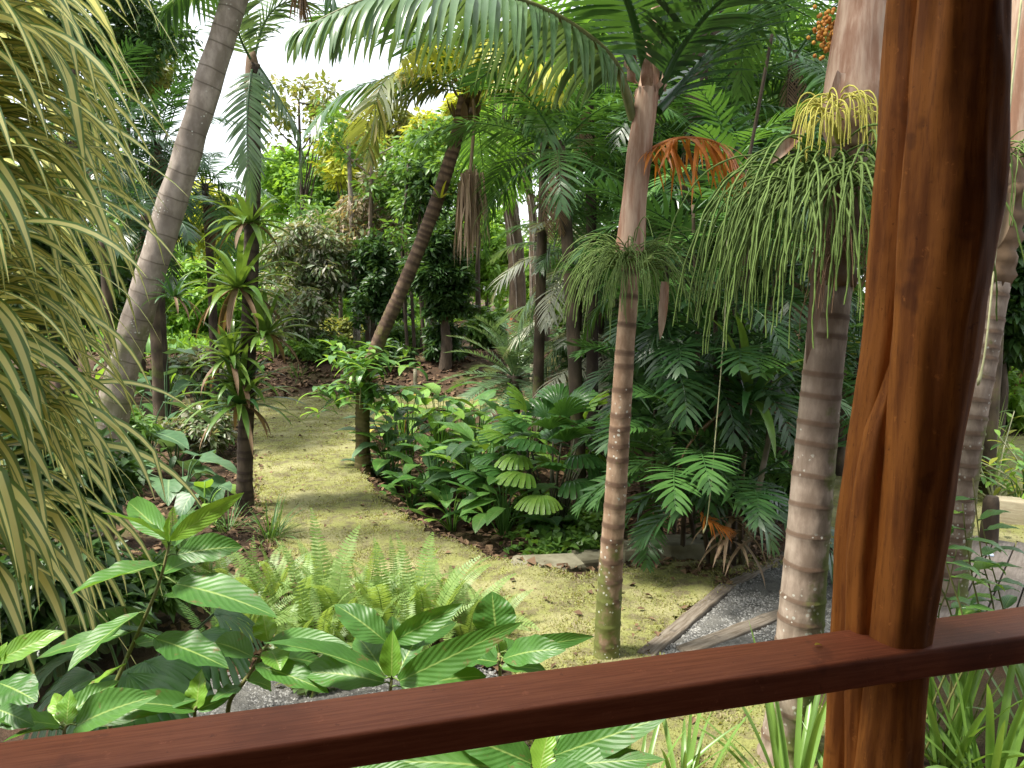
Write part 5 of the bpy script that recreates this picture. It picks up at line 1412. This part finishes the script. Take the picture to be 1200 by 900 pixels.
# ------------------------------------------------------------------ clustered palm (dense dark clump) right of the slim trunk
rng = random.Random(42)
Q0 = GH(835, 668); YQ = Q0.y
t = thing('clustered_palm', Q0, 'dense dark green clustered palm with many thin stems right of the slim trunk', 'palm tree')
QF = fronds('q', 'fronddarkshade', 1.05, 1.0, 15, .36, .042, 3, 9, seg=4, dih=8, grav=.5, ang=(65, 30), t0=.25)
QF2 = fronds('q2', 'bed', .95, 1.0, 14, .34, .042, 3, 10, seg=4, dih=8, grav=.5, ang=(65, 30), t0=.25)
QF3 = fronds('q3', 'frond', .95, 1.1, 15, .34, .04, 2, 11, seg=4, dih=8, grav=.5, ang=(65, 30), t0=.25)
stems = [(835, 668, 838, 330, 0), (800, 660, 790, 400, .1), (860, 668, 880, 260, .05), (815, 655, 812, 240, .4), (850, 650, 850, 420, -.2), (780, 640, 768, 480, .2), (875, 655, 905, 420, .2), (830, 660, 822, 520, -.3), (795, 650, 780, 300, .6), (868, 640, 915, 300, .5), (850, 640, 862, 180, .8), (815, 640, 795, 540, -.25), (865, 660, 870, 560, -.3)]
for k, (bx, by, tx, ty, dy) in enumerate(stems):
    b0 = GH(bx, by); b0.y += dy * .3; top = P(tx, ty, YQ + dy)
    c = spline([b0 - Vector((0, 0, .05)), b0.lerp(top, .5) + Vector((rng.uniform(-.06, .06), 0, 0)), top], 18)
    mb = MB(); tube(mb, c, [.022 - .006 * i / 17 for i in range(18)], 8, .15, 12, at=[1.0 if i % 3 == 0 else 0 for i in range(18)]); mb.build('stem', M['darkbark' if k % 3 else 'mossbark'], t)
    crown_of(t, top, [QF, QF, QF2, QF3][k % 4], 8, rng, (-.5, 1.1), (.75, 1.1))
for i in range(34):
    a = rng.uniform(0, 6.28); p = P(rng.uniform(765, 905), rng.uniform(300, 600), YQ + rng.uniform(-.2, .3))
    link('frond', (QF if i % 3 else QF3)[i % 2], t, place(a, rng.uniform(-.5, .6), p, rng.uniform(.6, .9)))
mb = MB(); tube(mb, spline([GH(868, 664), P(885, 590, YQ - .3), P(900, 520, YQ - .3), P(912, 470, YQ - .3)], 16), [.028 - .008 * i / 15 for i in range(16)], 8, .15, 10)
o = mb.build('stem', M['greybark'], t); o['label'] = 'pale slanting stem'
for i in range(16):
    p = P(rng.uniform(855, 885), rng.uniform(600, 640), YQ - .3)
    mb = MB(); strap(mb, p, dvec(rng.uniform(0, 6.28), rng.uniform(-.8, .3)), rng.uniform(.25, .5), .03, 2.0, 6, .4); mb.build('dead_leaf', M['fronddead'], t)
tag_b = rosette('giant_bromeliad', ['bromdark', 'brom', 'bromdark'], P(880, 470, YQ - .35), rng, 30, .85, .065, 'giant strap leaved bromeliad perched in the clustered palm', 'bromeliad', None, (-.2, 1.3), 1.9, 4)
mid, lf = frond_parts([P(820, 600, YQ - .45), P(835, 612, YQ - .5), P(855, 622, YQ - .55)], n=10, ll=.22, lw=.022, dih=0, grav=.8, rng=rng, nc=12)
o = merge([mid] + lf).build('dead_frond', M['frondorange'], t); o['label'] = 'small withered orange frond'
for kk, (pts, lab) in enumerate((([(852, 270), (850, 360), (842, 470), (830, 600), (824, 625)], 'thin pale aerial root hanging in front of the clustered palm'), ([(905, 40), (890, 120), (872, 220), (868, 260)], 'dark thin liana high among the right hand palms'))):
    mb = MB(); tube(mb, spline([P(x, y, YQ - .75) for x, y in pts], 24), [.004] * 20 + [.005, .007, .008, .004] if kk == 0 else .012, 6)
    tag(mb.build('hanging_vine', M['string' if kk == 0 else 'darkbark']), lab, 'vine')

# ------------------------------------------------------------------ cycad and silver palms
rng = random.Random(43)
CY = GH(602, 500)
t = thing('cycad', CY, 'grey green cycad like palm with stiff radiating fronds beyond the bed', 'palm tree')
mb = MB(); tube(mb, spline([CY - Vector((0, 0, .1)), CY + Vector((0, 0, .45)), CY + Vector((.02, 0, .85))], 14), [.11 + .015 * (i % 2) for i in range(14)], 12, .3, 12); mb.build('trunk', M['darkbark'], t)
CF = fronds('cy', 'frondgrey', 1.45, .75, 40, .24, .024, 3, 12, seg=3, dih=12, grav=.25, ang=(75, 45), t0=.12)
crown_of(t, CY + Vector((.02, 0, .9)), CF, 34, rng, (-.55, 1.35), (.8, 1.1))
SF = fronds('silver', 'frondsilver', 1.7, 1.3, 32, .5, .035, 3, 13, seg=4, dih=-5, grav=.9, ang=(70, 30))
SG = fronds('silvergreen', 'frondgrey', 1.7, 1.3, 32, .5, .035, 3, 14, seg=4, dih=-5, grav=.9, ang=(70, 30))
for px, py, Yh, topy, lab, sd in ((672, 510, None, 300, 'silvery drooping palm left of the slim ringed trunk', 1), (700, 535, None, 420, 'short silvery palm low behind the slim ringed trunk', 2), (688, 500, None, 370, 'silvery palm between the cycad and slim ringed trunk', 3)):
    rng = random.Random(430 + sd)
    b = GH(px, py)
    top = P(px + 8, topy, b.y)
    t = thing('silver_palm', b, lab, 'palm tree', 'silvery palms')
    mb = MB(); tube(mb, spline([b - Vector((0, 0, .1)), b.lerp(top, .5), top], 16), [.07 - .015 * i / 15 for i in range(16)], 10, .15, 8, at=[1.0 if i % 2 else 0 for i in range(16)]); mb.build('trunk', M['darkbark'], t)
    crown_of(t, top, SF[:2] + SG[:1] + SF[2:], 15, rng, (-.7, 1.0), (.9, 1.15))

# ------------------------------------------------------------------ palms further back
BP = [  # crown px,py, Y, foot px lean, frond length, leaflet, mat, n, pitch, label
    (655, 165, 8.6, 30, 1.7, .5, 'frond', 13, (-.5, 1.1), 'green palm with arching fronds left behind the slim palm crown'),
    (690, 110, 10.5, 10, 2.1, .55, 'frondlight', 13, (-.4, 1.2), 'light green palm high behind the slim palm crown'),
    (640, 100, 11.5, -10, 2.0, .55, 'frondlight', 12, (-.4, 1.2), 'yellow green lit palm next to the mossy tree'),
    (820, 120, 9.5, 5, 2.0, .55, 'fronddarkshade', 14, (-.6, 1.2), 'dark palm behind the orange dead frond'),
    (880, 190, 8.2, 0, 1.6, .48, 'fronddarkshade', 13, (-.6, 1.1), 'dark palm left of the green flower curtains'),
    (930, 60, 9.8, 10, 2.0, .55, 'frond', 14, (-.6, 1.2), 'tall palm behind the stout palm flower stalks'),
    (770, 40, 12.0, 0, 2.3, .6, 'fronddarkshade', 14, (-.6, 1.2), 'tall dark palm straight behind the slim palm crown'),
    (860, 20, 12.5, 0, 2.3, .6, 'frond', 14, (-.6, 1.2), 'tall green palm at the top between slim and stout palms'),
    (740, 210, 10.8, 0, 1.9, .55, 'fronddarkshade', 13, (-.6, 1.1), 'dark palm just behind the brown crownshaft'),
    (700, 290, 12.0, 5, 1.7, .5, 'frond', 12, (-.6, 1.1), 'small palm behind the silvery palms'),
    (790, 290, 9.0, 0, 1.5, .45, 'bed', 12, (-.6, 1.1), 'glossy small palm above the clustered palm'),
    (930, 300, 8.8, 0, 1.6, .48, 'fronddarkshade', 12, (-.6, 1.1), 'dark palm behind the stout palm flower curtain'),
    (1000, 220, 9.5, 0, 1.8, .5, 'frond', 12, (-.6, 1.1), 'palm hidden behind the stout palm crownshaft'),
    (1010, 420, 9.0, 0, 1.4, .42, 'frond', 12, (-.6, 1.1), 'low palm between stout palm trunk and post'),
    (1190, 110, 8.5, 0, 1.9, .5, 'frondlight', 12, (-.6, 1.1), 'bright palm seen right of the post at the top'),
    (185, 165, 13.0, -8, 1.5, .5, 'fronddarkshade', 13, (-.6, 1.2), 'dark small palm between striped leaves and leaning grey trunk'),
    (170, 250, 11.0, 3, 1.0, .36, 'fronddarkshade', 12, (-.7, 1.0), 'small dark palm half hidden by striped leaves'),
    (240, 215, 14.0, 0, 1.4, .45, 'frond', 12, (-.7, 1.1), 'palm fronds peeping right of the leaning grey trunk'),
    (110, 160, 12.0, 0, 1.7, .5, 'fronddarkshade', 13, (-.5, 1.2), 'dark palm behind the upper striped leaves'),
]
for i, (px, py, Y, lean, L, ll, mt, n, pit, lab) in enumerate(BP):
    rng = random.Random(500 + i)
    top = P(px, py, Y); b = Vector((top.x + lean * Y / FPX, top.y, 0)); b.z = hz(b.x, b.y)
    t = thing('background_palm', b, lab, 'palm tree', 'palms in the dense growth behind')
    mb = MB(); tube(mb, spline([b - Vector((0, 0, .1)), b.lerp(top, .55) + Vector((.06 * rng.uniform(-1, 1), 0, 0)), top], 24), [.085 - .025 * k / 23 for k in range(24)], 10, .1, 6, at=[1.0 if k % 2 else 0 for k in range(24)])
    mb.build('trunk', M['darkbark' if i % 2 else 'mossbark'], t)
    key = 'bp%s%.1f' % (mt, L)
    fm = fronds(key, mt, L, 1.25, 40, ll, .031, 4, 20 + i, seg=4, dih=-4, grav=.9, ang=(70, 30), jitter=.2, skip=.06)
    crown_of(t, top, fm, n + 2, rng, pit, (.8, 1.1))
    for k in range(2):
        a = rng.uniform(2, 4.3)
        fd = fronds('deadhang', 'deadbrown', 1.1, 1.2, 22, .35, .025, 2, 44, seg=3, dih=-30, grav=1.2, ang=(50, 20))
        o = link('dead_frond', fd[k], t, place(a, -1.0, top - Vector((0, 0, .1)), rng.uniform(.7, 1.0)))

# ------------------------------------------------------------------ broad leaved trees and shrubs behind
def tree(name, px, py, Y, rx, ry, mat, label, cat, grp, seed, nclump=70, per=90, L=.14, w=.07, bark='darkbark', trunk_r=.09, foot=None, droop=.3, flat=.4, trunk_pts=None, fill=.35, rz=None):
    rng = random.Random(seed); nr2 = np.random.default_rng(seed)
    c = P(px, py, Y); Rx = rx * Y / FPX; Rz = ry * Y / FPX
    b = Vector((c.x + (foot or 0) * Y / FPX, c.y, 0)); b.z = hz(b.x, b.y)
    t = thing(name, b, label, cat, grp)
    cent, rad = [], []
    for i in range(nclump):
        while True:
            v = Vector((rng.uniform(-1, 1), rng.uniform(-1, 1), rng.uniform(-1, 1)))
            if fill < v.length < 1.0: break
        v = v * (0.82 + .35 * noise.noise(v * 2.1 + Vector((seed, 0, 0))))
        p = c + Vector((v.x * Rx, v.y * min(Rx, 2.2), v.z * Rz))
        if p.z < b.z + .15: p.z = b.z + .15 + rng.random() * .3
        cent.append(p); rad.append(min(Rx, Rz) * rng.uniform(.16, .34))
    lo = min(p.z for p in cent)
    mb = MB()
    fork = trunk_pts[-1] if trunk_pts else b.lerp(c, .55) if c.z - b.z > .8 else c
    main = spline(trunk_pts if trunk_pts else [b - Vector((0, 0, .1)), b.lerp(fork, .5) + Vector((rng.uniform(-.1, .1), 0, 0)), fork, c], 22)
    tube(mb, main, [trunk_r * (1 - .6 * k / 21) for k in range(22)], 12, .18, 5)
    mb.build('trunk', M[bark], t)
    for k in range(0, nclump, max(1, nclump // 11)):
        p = cent[k]; s = main[rng.randint(12, 21)]
        mb = MB(); tube(mb, spline([s, s.lerp(p, .5) + Vector((0, 0, -.08 * (p - s).length)), p], 9), [trunk_r * .3 * (1 - .08 * j) for j in range(9)], 6, .1, 8, cap=False)
        mb.build('limb', M[bark], t)
    V, F_, UV_ = leaf_cloud(nr2, [tuple(p) for p in cent], rad, per, L, w, droop, flat)
    V[:, 2] = np.maximum(V[:, 2], b.z + .02)
    mb = MB(); mb.bulk.append((V, F_, UV_)); mb.build('crown', M[mat], t)
    return t
TR = [
 # name, px, py, Y, rx, ry, mat, label, opts
 ('canopy_tree', 90, 20, 15, 130, 75, 'c_dark', 'dark spreading canopy tree at the top left behind the striped leaves', dict(nclump=110, per=80, L=.17, w=.07, trunk_r=.14, foot=-40)),
 ('canopy_tree', 150, 75, 17, 60, 38, 'c_olive', 'olive leaved tree branch mass against the sky at upper left', dict(nclump=60, per=60, L=.15, w=.06, foot=-20)),
 ('garden_tree', 245, 255, 27, 36, 52, 'c_yellow', 'yellow leaved tree between the leaning grey trunk and slender palm', dict(nclump=50, per=90, L=.24, w=.13)),
 ('garden_tree', 345, 215, 31, 62, 50, 'c_bright', 'bright green rounded tree under the gap of sky', dict(nclump=80, per=110, L=.24, w=.12)),
 ('garden_tree', 395, 240, 29, 45, 55, 'c_mid', 'mid green tree right of the bright rounded one', dict(nclump=60, per=110, L=.22, w=.11)),
 ('grey_shrub_tree', 365, 310, 20.5, 55, 62, 'c_silver', 'silvery grey leaved tree above the far left of the lawn', dict(nclump=90, per=90, L=.20, w=.07, droop=.5)),
 ('grey_shrub_tree', 345, 375, 19.5, 50, 46, 'c_silver', 'low silvery bush behind the bromeliad trunk', dict(nclump=70, per=90, L=.18, w=.07, droop=.5)),
 ('grey_shrub_tree', 430, 270, 21.5, 52, 60, 'c_tan', 'tree with withered tan leaves in the middle distance', dict(nclump=80, per=80, L=.2, w=.07, droop=.7)),
 ('garden_tree', 440, 330, 20, 42, 62, 'c_dark', 'dark green tree left of the reddish leaning trunk', dict(nclump=70, per=90, L=.18, w=.08)),
 ('garden_tree', 470, 225, 24, 48, 60, 'c_silver', 'grey green airy tree above the dark tree', dict(nclump=60, per=80, L=.2, w=.08)),
 ('canopy_tree', 450, 155, 27, 66, 34, 'c_olive', 'tall olive tree with sparse top against the sky', dict(nclump=55, per=80, L=.24, w=.11, trunk_r=.16)),
 ('canopy_tree', 505, 165, 25, 34, 34, 'c_yellow', 'yellowish treetop behind the reddish palm crown', dict(nclump=40, per=70, L=.22, w=.1, trunk_r=.14)),
 ('dark_tree', 520, 320, 18.2, 44, 72, 'c_dark', 'dense dark tree with layered branches standing on the leaf litter bank', dict(nclump=120, per=90, L=.22, w=.07, trunk_r=.16, flat=.15, droop=.15)),
 ('dark_tree', 520, 400, 18.6, 26, 34, 'c_dark', 'dark undergrowth bush at the foot of the layered tree', dict(nclump=40, per=80, L=.18, w=.07)),
 ('garden_tree', 570, 300, 29, 42, 60, 'c_bright', 'bright green tree shining through behind the mossy trunk', dict(nclump=60, per=110, L=.26, w=.13)),
 ('garden_tree', 575, 390, 22, 34, 32, 'c_mid', 'green bush at the foot of the mossy trunk', dict(nclump=45, per=90, L=.22, w=.11)),
 ('garden_tree', 640, 330, 24, 40, 60, 'c_bright', 'light green broad leaved tree right of the mossy trunk', dict(nclump=60, per=90, L=.34, w=.16)),
 ('garden_tree', 480, 405, 22, 60, 30, 'c_mid', 'green thicket along the top of the leaf litter bank', dict(nclump=60, per=90, L=.2, w=.1)),
 ('garden_tree', 400, 400, 23, 40, 30, 'c_olive', 'olive bush behind the bank left of the reddish trunk', dict(nclump=50, per=80, L=.2, w=.09)),
 ('garden_tree', 225, 345, 24, 60, 46, 'c_bright', 'bright sunlit shrubbery behind the leaning grey trunk', dict(nclump=80, per=110, L=.24, w=.12)),
 ('garden_tree', 290, 370, 25, 40, 40, 'c_bright', 'sunlit green bush behind the bromeliad trunk', dict(nclump=50, per=100, L=.24, w=.12)),
 ('garden_tree', 140, 330, 17, 60, 70, 'c_mid', 'green tree behind the lower striped leaves', dict(nclump=70, per=80, L=.2, w=.1)),
 ('garden_tree', 60, 300, 14, 80, 120, 'c_dark', 'dark leafy mass behind the striped pandanus', dict(nclump=90, per=80, L=.18, w=.09)),
 ('garden_tree', 250, 430, 15, 50, 34, 'c_silver', 'grey green scrub beside the far lawn corner', dict(nclump=50, per=70, L=.16, w=.09)),
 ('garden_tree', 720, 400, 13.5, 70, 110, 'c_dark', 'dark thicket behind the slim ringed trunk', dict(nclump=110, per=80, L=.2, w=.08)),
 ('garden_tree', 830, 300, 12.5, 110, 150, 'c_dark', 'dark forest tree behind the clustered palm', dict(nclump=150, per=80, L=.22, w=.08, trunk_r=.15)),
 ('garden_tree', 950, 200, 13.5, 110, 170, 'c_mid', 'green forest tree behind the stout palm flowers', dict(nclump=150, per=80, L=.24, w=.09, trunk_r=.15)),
 ('garden_tree', 760, 120, 15, 120, 120, 'c_mid', 'tall green tree behind the slim palm crown', dict(nclump=130, per=80, L=.26, w=.1, trunk_r=.18)),
 ('garden_tree', 940, 470, 10.0, 55, 60, 'bed', 'dark leafy bush between the clustered palm and stout trunk', dict(nclump=60, per=60, L=.22, w=.07)),
 ('garden_tree', 905, 565, 7.6, 36, 40, 'bed', 'low glossy bush at the foot of the clustered palm right side', dict(nclump=30, per=40, L=.16, w=.055)),
 ('garden_tree', 1000, 420, 14, 60, 70, 'c_yellow', 'yellow green bush shining between stout trunk and post', dict(nclump=60, per=80, L=.2, w=.1)),
 ('garden_tree', 1150, 470, 13, 80, 60, 'c_bright', 'bright green shrubbery behind the mossy trunk on the right', dict(nclump=80, per=80, L=.2, w=.1)),
 ('garden_tree', 1180, 330, 12, 60, 110, 'c_dark', 'dark tree behind the bamboo canes right of the post', dict(nclump=90, per=80, L=.22, w=.09)),
 ('garden_tree', 640, 120, 20, 60, 80, 'c_mid', 'green tree high behind the mossy trunk', dict(nclump=70, per=80, L=.26, w=.12)),
 ('garden_tree', 560, 130, 22, 46, 40, 'c_yellow', 'sunlit yellow green crown above the mossy trunk', dict(nclump=50, per=70, L=.24, w=.12)),
 ('garden_tree', 690, 480, 14.5, 60, 36, 'c_mid', 'low green undergrowth behind the cycad', dict(nclump=50, per=70, L=.18, w=.09)),
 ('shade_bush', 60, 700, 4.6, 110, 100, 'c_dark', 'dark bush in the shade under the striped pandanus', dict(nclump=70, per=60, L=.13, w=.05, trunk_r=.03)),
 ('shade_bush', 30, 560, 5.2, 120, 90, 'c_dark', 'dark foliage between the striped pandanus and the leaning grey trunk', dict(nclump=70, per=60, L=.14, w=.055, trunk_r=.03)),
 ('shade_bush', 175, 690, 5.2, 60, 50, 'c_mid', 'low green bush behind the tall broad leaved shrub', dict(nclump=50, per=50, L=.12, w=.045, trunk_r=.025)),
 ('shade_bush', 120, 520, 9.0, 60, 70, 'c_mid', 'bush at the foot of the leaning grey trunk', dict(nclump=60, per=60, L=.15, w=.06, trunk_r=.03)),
 ('shade_bush', 235, 505, 10.5, 46, 36, 'c_silver', 'grey leaved ground shrub left of the bromeliads', dict(nclump=50, per=50, L=.12, w=.06, trunk_r=.02)),
 ('canopy_tree', 350, 120, 26, 70, 46, 'c_olive', 'sparse olive treetop in front of the white sky', dict(nclump=34, per=34, L=.26, w=.12, trunk_r=.1)),
 ('canopy_tree', 415, 185, 25, 50, 40, 'c_yellow', 'sunlit yellow green treetop left of the reddish leaning palm', dict(nclump=44, per=60, L=.24, w=.11, trunk_r=.1)),
 ('canopy_tree', 500, 205, 27, 44, 34, 'c_bright', 'light green treetop behind the reddish leaning trunk', dict(nclump=44, per=60, L=.26, w=.12, trunk_r=.1)),
 ('canopy_tree', 185, 60, 18, 48, 56, 'c_mid', 'small leaved treetop against the sky left of the leaning grey trunk', dict(nclump=44, per=60, L=.15, w=.06, foot=-40)),
 ('thicket_bush', 838, 470, 7.7, 66, 130, 'fronddarkshade', 'dark narrow leaved thicket filling the clustered palm', dict(nclump=90, per=60, L=.26, w=.035, trunk_r=.03)),
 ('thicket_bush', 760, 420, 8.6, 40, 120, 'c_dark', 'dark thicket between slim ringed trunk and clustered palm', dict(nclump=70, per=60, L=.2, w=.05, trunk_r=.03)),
 ('garden_tree', 372, 425, 18.6, 40, 18, 'c_mid', 'low green plants on the bank behind the epiphyte shrub', dict(nclump=30, per=60, L=.2, w=.08, trunk_r=.02)),
 ('garden_tree', 455, 428, 18.4, 36, 16, 'c_dark', 'low dark plants on the bank right of the reddish trunk', dict(nclump=30, per=60, L=.2, w=.07, trunk_r=.02)),
 ('canopy_tree', 830, -420, 9.5, 330, 130, 'c_dark', 'tall tree added with its crown above the view to shade the palms', dict(nclump=150, per=70, L=.2, w=.09, trunk_r=.2)),  # crown out of frame, added to cast shade over the palms
]
for i, (nm, px, py, Y, rx, ry, mt, lab, kw) in enumerate(TR):
    tree(nm, px, py, Y, rx, ry, mt, lab, 'tree' if ry > 35 else 'bush', 'trees and bushes behind the lawn', 700 + i, **kw)

# mossy trunks standing free in the middle distance
def bare_tree(pts, r, bark, label, seed, branches=4):
    rng = random.Random(seed)
    b = GH(pts[0][0], pts[0][1]) if pts[0][2] is None else Vector((P(*pts[0]).x, pts[0][2], hz(P(*pts[0]).x, pts[0][2])))
    Y = b.y
    c = spline([b - Vector((0, 0, .1))] + [P(x, y, Y) for x, y, _ in pts[1:]], 40)
    t = thing('mossy_tree', b, label, 'tree', 'bare trunks in the middle distance')
    mb = MB(); tube(mb, c, [r * (1.25 - .25 * min(1, k / 5)) * (1 - .45 * k / 39) for k in range(40)], 14, .25, 4); mb.build('trunk', M[bark], t)
    cent = []
    for k in range(branches):
        s = c[int(18 + 21 * (k + .5) / branches)]; a = rng.uniform(-2.2, 2.2)
        e = s + Vector((math.sin(a) * 1.4, math.cos(a) * .8, rng.uniform(.5, 1.4)))
        mb = MB(); tube(mb, spline([s, s.lerp(e, .5) + Vector((0, 0, -.12)), e], 12), [r * .42 * (1 - .06 * j) for j in range(12)], 8, .2, 6); mb.build('limb', M[bark], t)
        cent += [e + Vector((rng.gauss(0, .4), rng.gauss(0, .4), rng.gauss(0, .3))) for _ in range(7)] + [s.lerp(e, .5)]
    V, F_, UV_ = leaf_cloud(np.random.default_rng(seed), [tuple(p) for p in cent], [.38] * len(cent), 60, .2, .09, .3)
    mb = MB(); mb.bulk.append((V, F_, UV_)); mb.build('crown', M['c_mid'], t)
    # climbing roots and epiphytes on the trunk
    for k in range(9):
        a = rng.uniform(2, 4.3); j0 = rng.randint(0, 18); j1 = min(39, j0 + rng.randint(8, 20))
        mb = MB(); tube(mb, [c[j] + dvec(a + .05 * (j - j0), 0) * (r * .98 * (1 - .45 * j / 39)) for j in range(j0, j1)], [.014] * (j1 - j0), 5, .2, 10); mb.build('climbing_root', M['greybark'], t)
bare_tree([(606, 388, 17.5), (606, 330, None), (602, 270, None), (594, 215, None), (588, 150, None), (585, 60, None)], .21, 'mossbark', 'thick mossy tree trunk standing behind the cycad', 1)
bare_tree([(628, 385, 19.5), (626, 310, None), (624, 250, None), (615, 190, None), (612, 110, None)], .13, 'mossbark', 'thinner trunk just right of the thick mossy one', 2)
bare_tree([(672, 385, 16.0), (670, 310, None), (668, 240, None), (672, 150, None)], .12, 'mossbark', 'dark trunk behind the silvery palm fronds', 3, 2)
bare_tree([(418, 390, 21.0), (416, 320, None), (412, 250, None), (408, 160, None)], .09, 'greybark', 'thin pale trunk among the silvery trees', 4, 3)
bare_tree([(432, 395, 20.6), (430, 330, None), (434, 260, None), (436, 180, None)], .08, 'mossbark', 'thin dark trunk among the silvery trees', 5, 3)
rng = random.Random(45)
for k in range(7):
    px = 478 + k * 7; b = Vector((P(px, 420, 19.4).x, 19.4 + .2 * (k % 3), 0)); b.z = hz(b.x, b.y)
    mb = MB(); tube(mb, spline([b - Vector((0, 0, .1)), b + Vector((rng.uniform(-.2, .2), 0, 2.4)), b + Vector((rng.uniform(-.3, .5), 0, 4.6))], 16), [.045 - .012 * j / 15 for j in range(16)], 8, .1, 9)
    o = thing('sapling', b, '', ''); mb.build('trunk', M['darkbark'], o)
    cen = [tuple(b + Vector((rng.gauss(.1, .35), rng.gauss(0, .3), rng.uniform(2.6, 4.9)))) for _ in range(9)]
    V, F_, UV_ = leaf_cloud(np.random.default_rng(80 + k), cen, [.32] * 9, 60, .2, .08, .4); mb = MB(); mb.bulk.append((V, F_, UV_)); mb.build('crown', M['c_dark' if k % 2 else 'c_mid'], o)
    tag(o, ['leftmost', 'second', 'third', 'middle', 'fifth', 'sixth', 'rightmost'][k] + ' of the seven slim dark stems beside the layered dark tree', 'sapling', 'slim stems beside the layered tree')
for px, h in ((623, .75), (487, .55)):
    b = GH(px, 470 if px > 600 else 462)
    mb = MB(); tube(mb, [b + Vector((.0, 0, z)) for z in (-.1, .2, h * .6, h)], [.05, .045, .042, .038], 8, .1, 9)
    tag(mb.build('wooden_stake', M['greybark']), 'short wooden stake on the bank ' + ('beside the cycad' if px > 600 else 'right of the reddish trunk'), 'stake')
# bamboo canes at the right
t = thing('bamboo', GH(1185, 505), 'dark bamboo canes right of the mossy trunk behind the post', 'bamboo')
b = LOC[t.name]
for k in range(9):
    o = b + Vector((rng.uniform(-.3, .5), rng.uniform(-.2, .2), -.05))
    mb = MB(); tube(mb, spline([o, o + Vector((rng.uniform(-.3, .5), 0, 1.6)), o + Vector((rng.uniform(-.8, 1.2), 0, 3.6))], 30), [.035 + (.006 if j % 5 == 0 else 0) for j in range(30)], 8, at=[1.0 if j % 5 == 0 else 0 for j in range(30)]); mb.build('cane', M['bamboo'], t)
# frangipani like shrub on the right
rng = random.Random(46)
for px, py, lab in ((1165, 590, 'pale twiggy shrub with yellow green leaf rosettes right of the mossy trunk'), (1205, 600, 'pale twiggy shrub with leaf rosettes at the right edge')):
    bush('frangipani_shrub', GH(px, py), lab, 'shrub', None, rng, 9, 1.1, .9, 12, .17, .05, ['bedlight', 'c_yellow', 'bed'], LP, (.4, 1.2), .6, 'string', .014)
spray('grass_tuft', GH(1160, 560), 'arching ornamental grass behind the pale twiggy shrub', 'plant', rng, 70, 1.0, .012, 'fern', (.5, 1.4), 1.6)
leafy_plant('ginger_plant', GH(1200, 605), 'green ginger plant beside the pale sawn timber', 'plant', None, rng, 14, .7, .3, .06, ['bedlight', 'bed'], LP, .35)

# red flower heads near the mossy trunk
for px, py, Y, lab in ((598, 392, 17.0, 'red flower spike at the foot of the thick mossy trunk'),):
    p = P(px, py, Y); b = Vector((p.x, p.y, hz(p.x, p.y)))
    t = thing('flower_spike', b, lab, 'flower')
    mb = MB(); tube(mb, [b, b.lerp(p, .5) + Vector((.03, 0, 0)), p], .015, 6); mb.build('stem', M['stalk'], t)
    for k in range(9):
        mb = MB(); blade(mb, p + Vector((0, 0, -.03 + .04 * k)), dvec(k * 2.4, .5), (0, 0, 1), .16, .06, .3, .4, OV, 4); mb.build('bract', M['red'], t)

# the wood far behind, one mass
rc_ = np.random.default_rng(9)
cent, rad = [], []
rng = random.Random(47)
for i in range(520):
    Y = rng.uniform(36, 50)
    px = rng.uniform(-250, 1450)
    ytop = lerpf([(-250, 120), (150, 190), (230, 250), (330, 262), (430, 230), (500, 235), (560, 215), (640, 120), (720, -60), (1450, -60)], px)
    py = rng.uniform(ytop, 400)
    p = P(px, py, Y); cent.append(tuple(p)); rad.append(rng.uniform(1.0, 1.9))
V, F_, UV_ = leaf_cloud(rc_, cent, rad, 130, .5, .28, .3, .6)
mb = MB(); mb.bulk.append((V, F_, UV_))
tag(mb.build('far_wood', M['c_mid']), 'green wood closing the view far behind the garden', 'wood', kind='stuff')
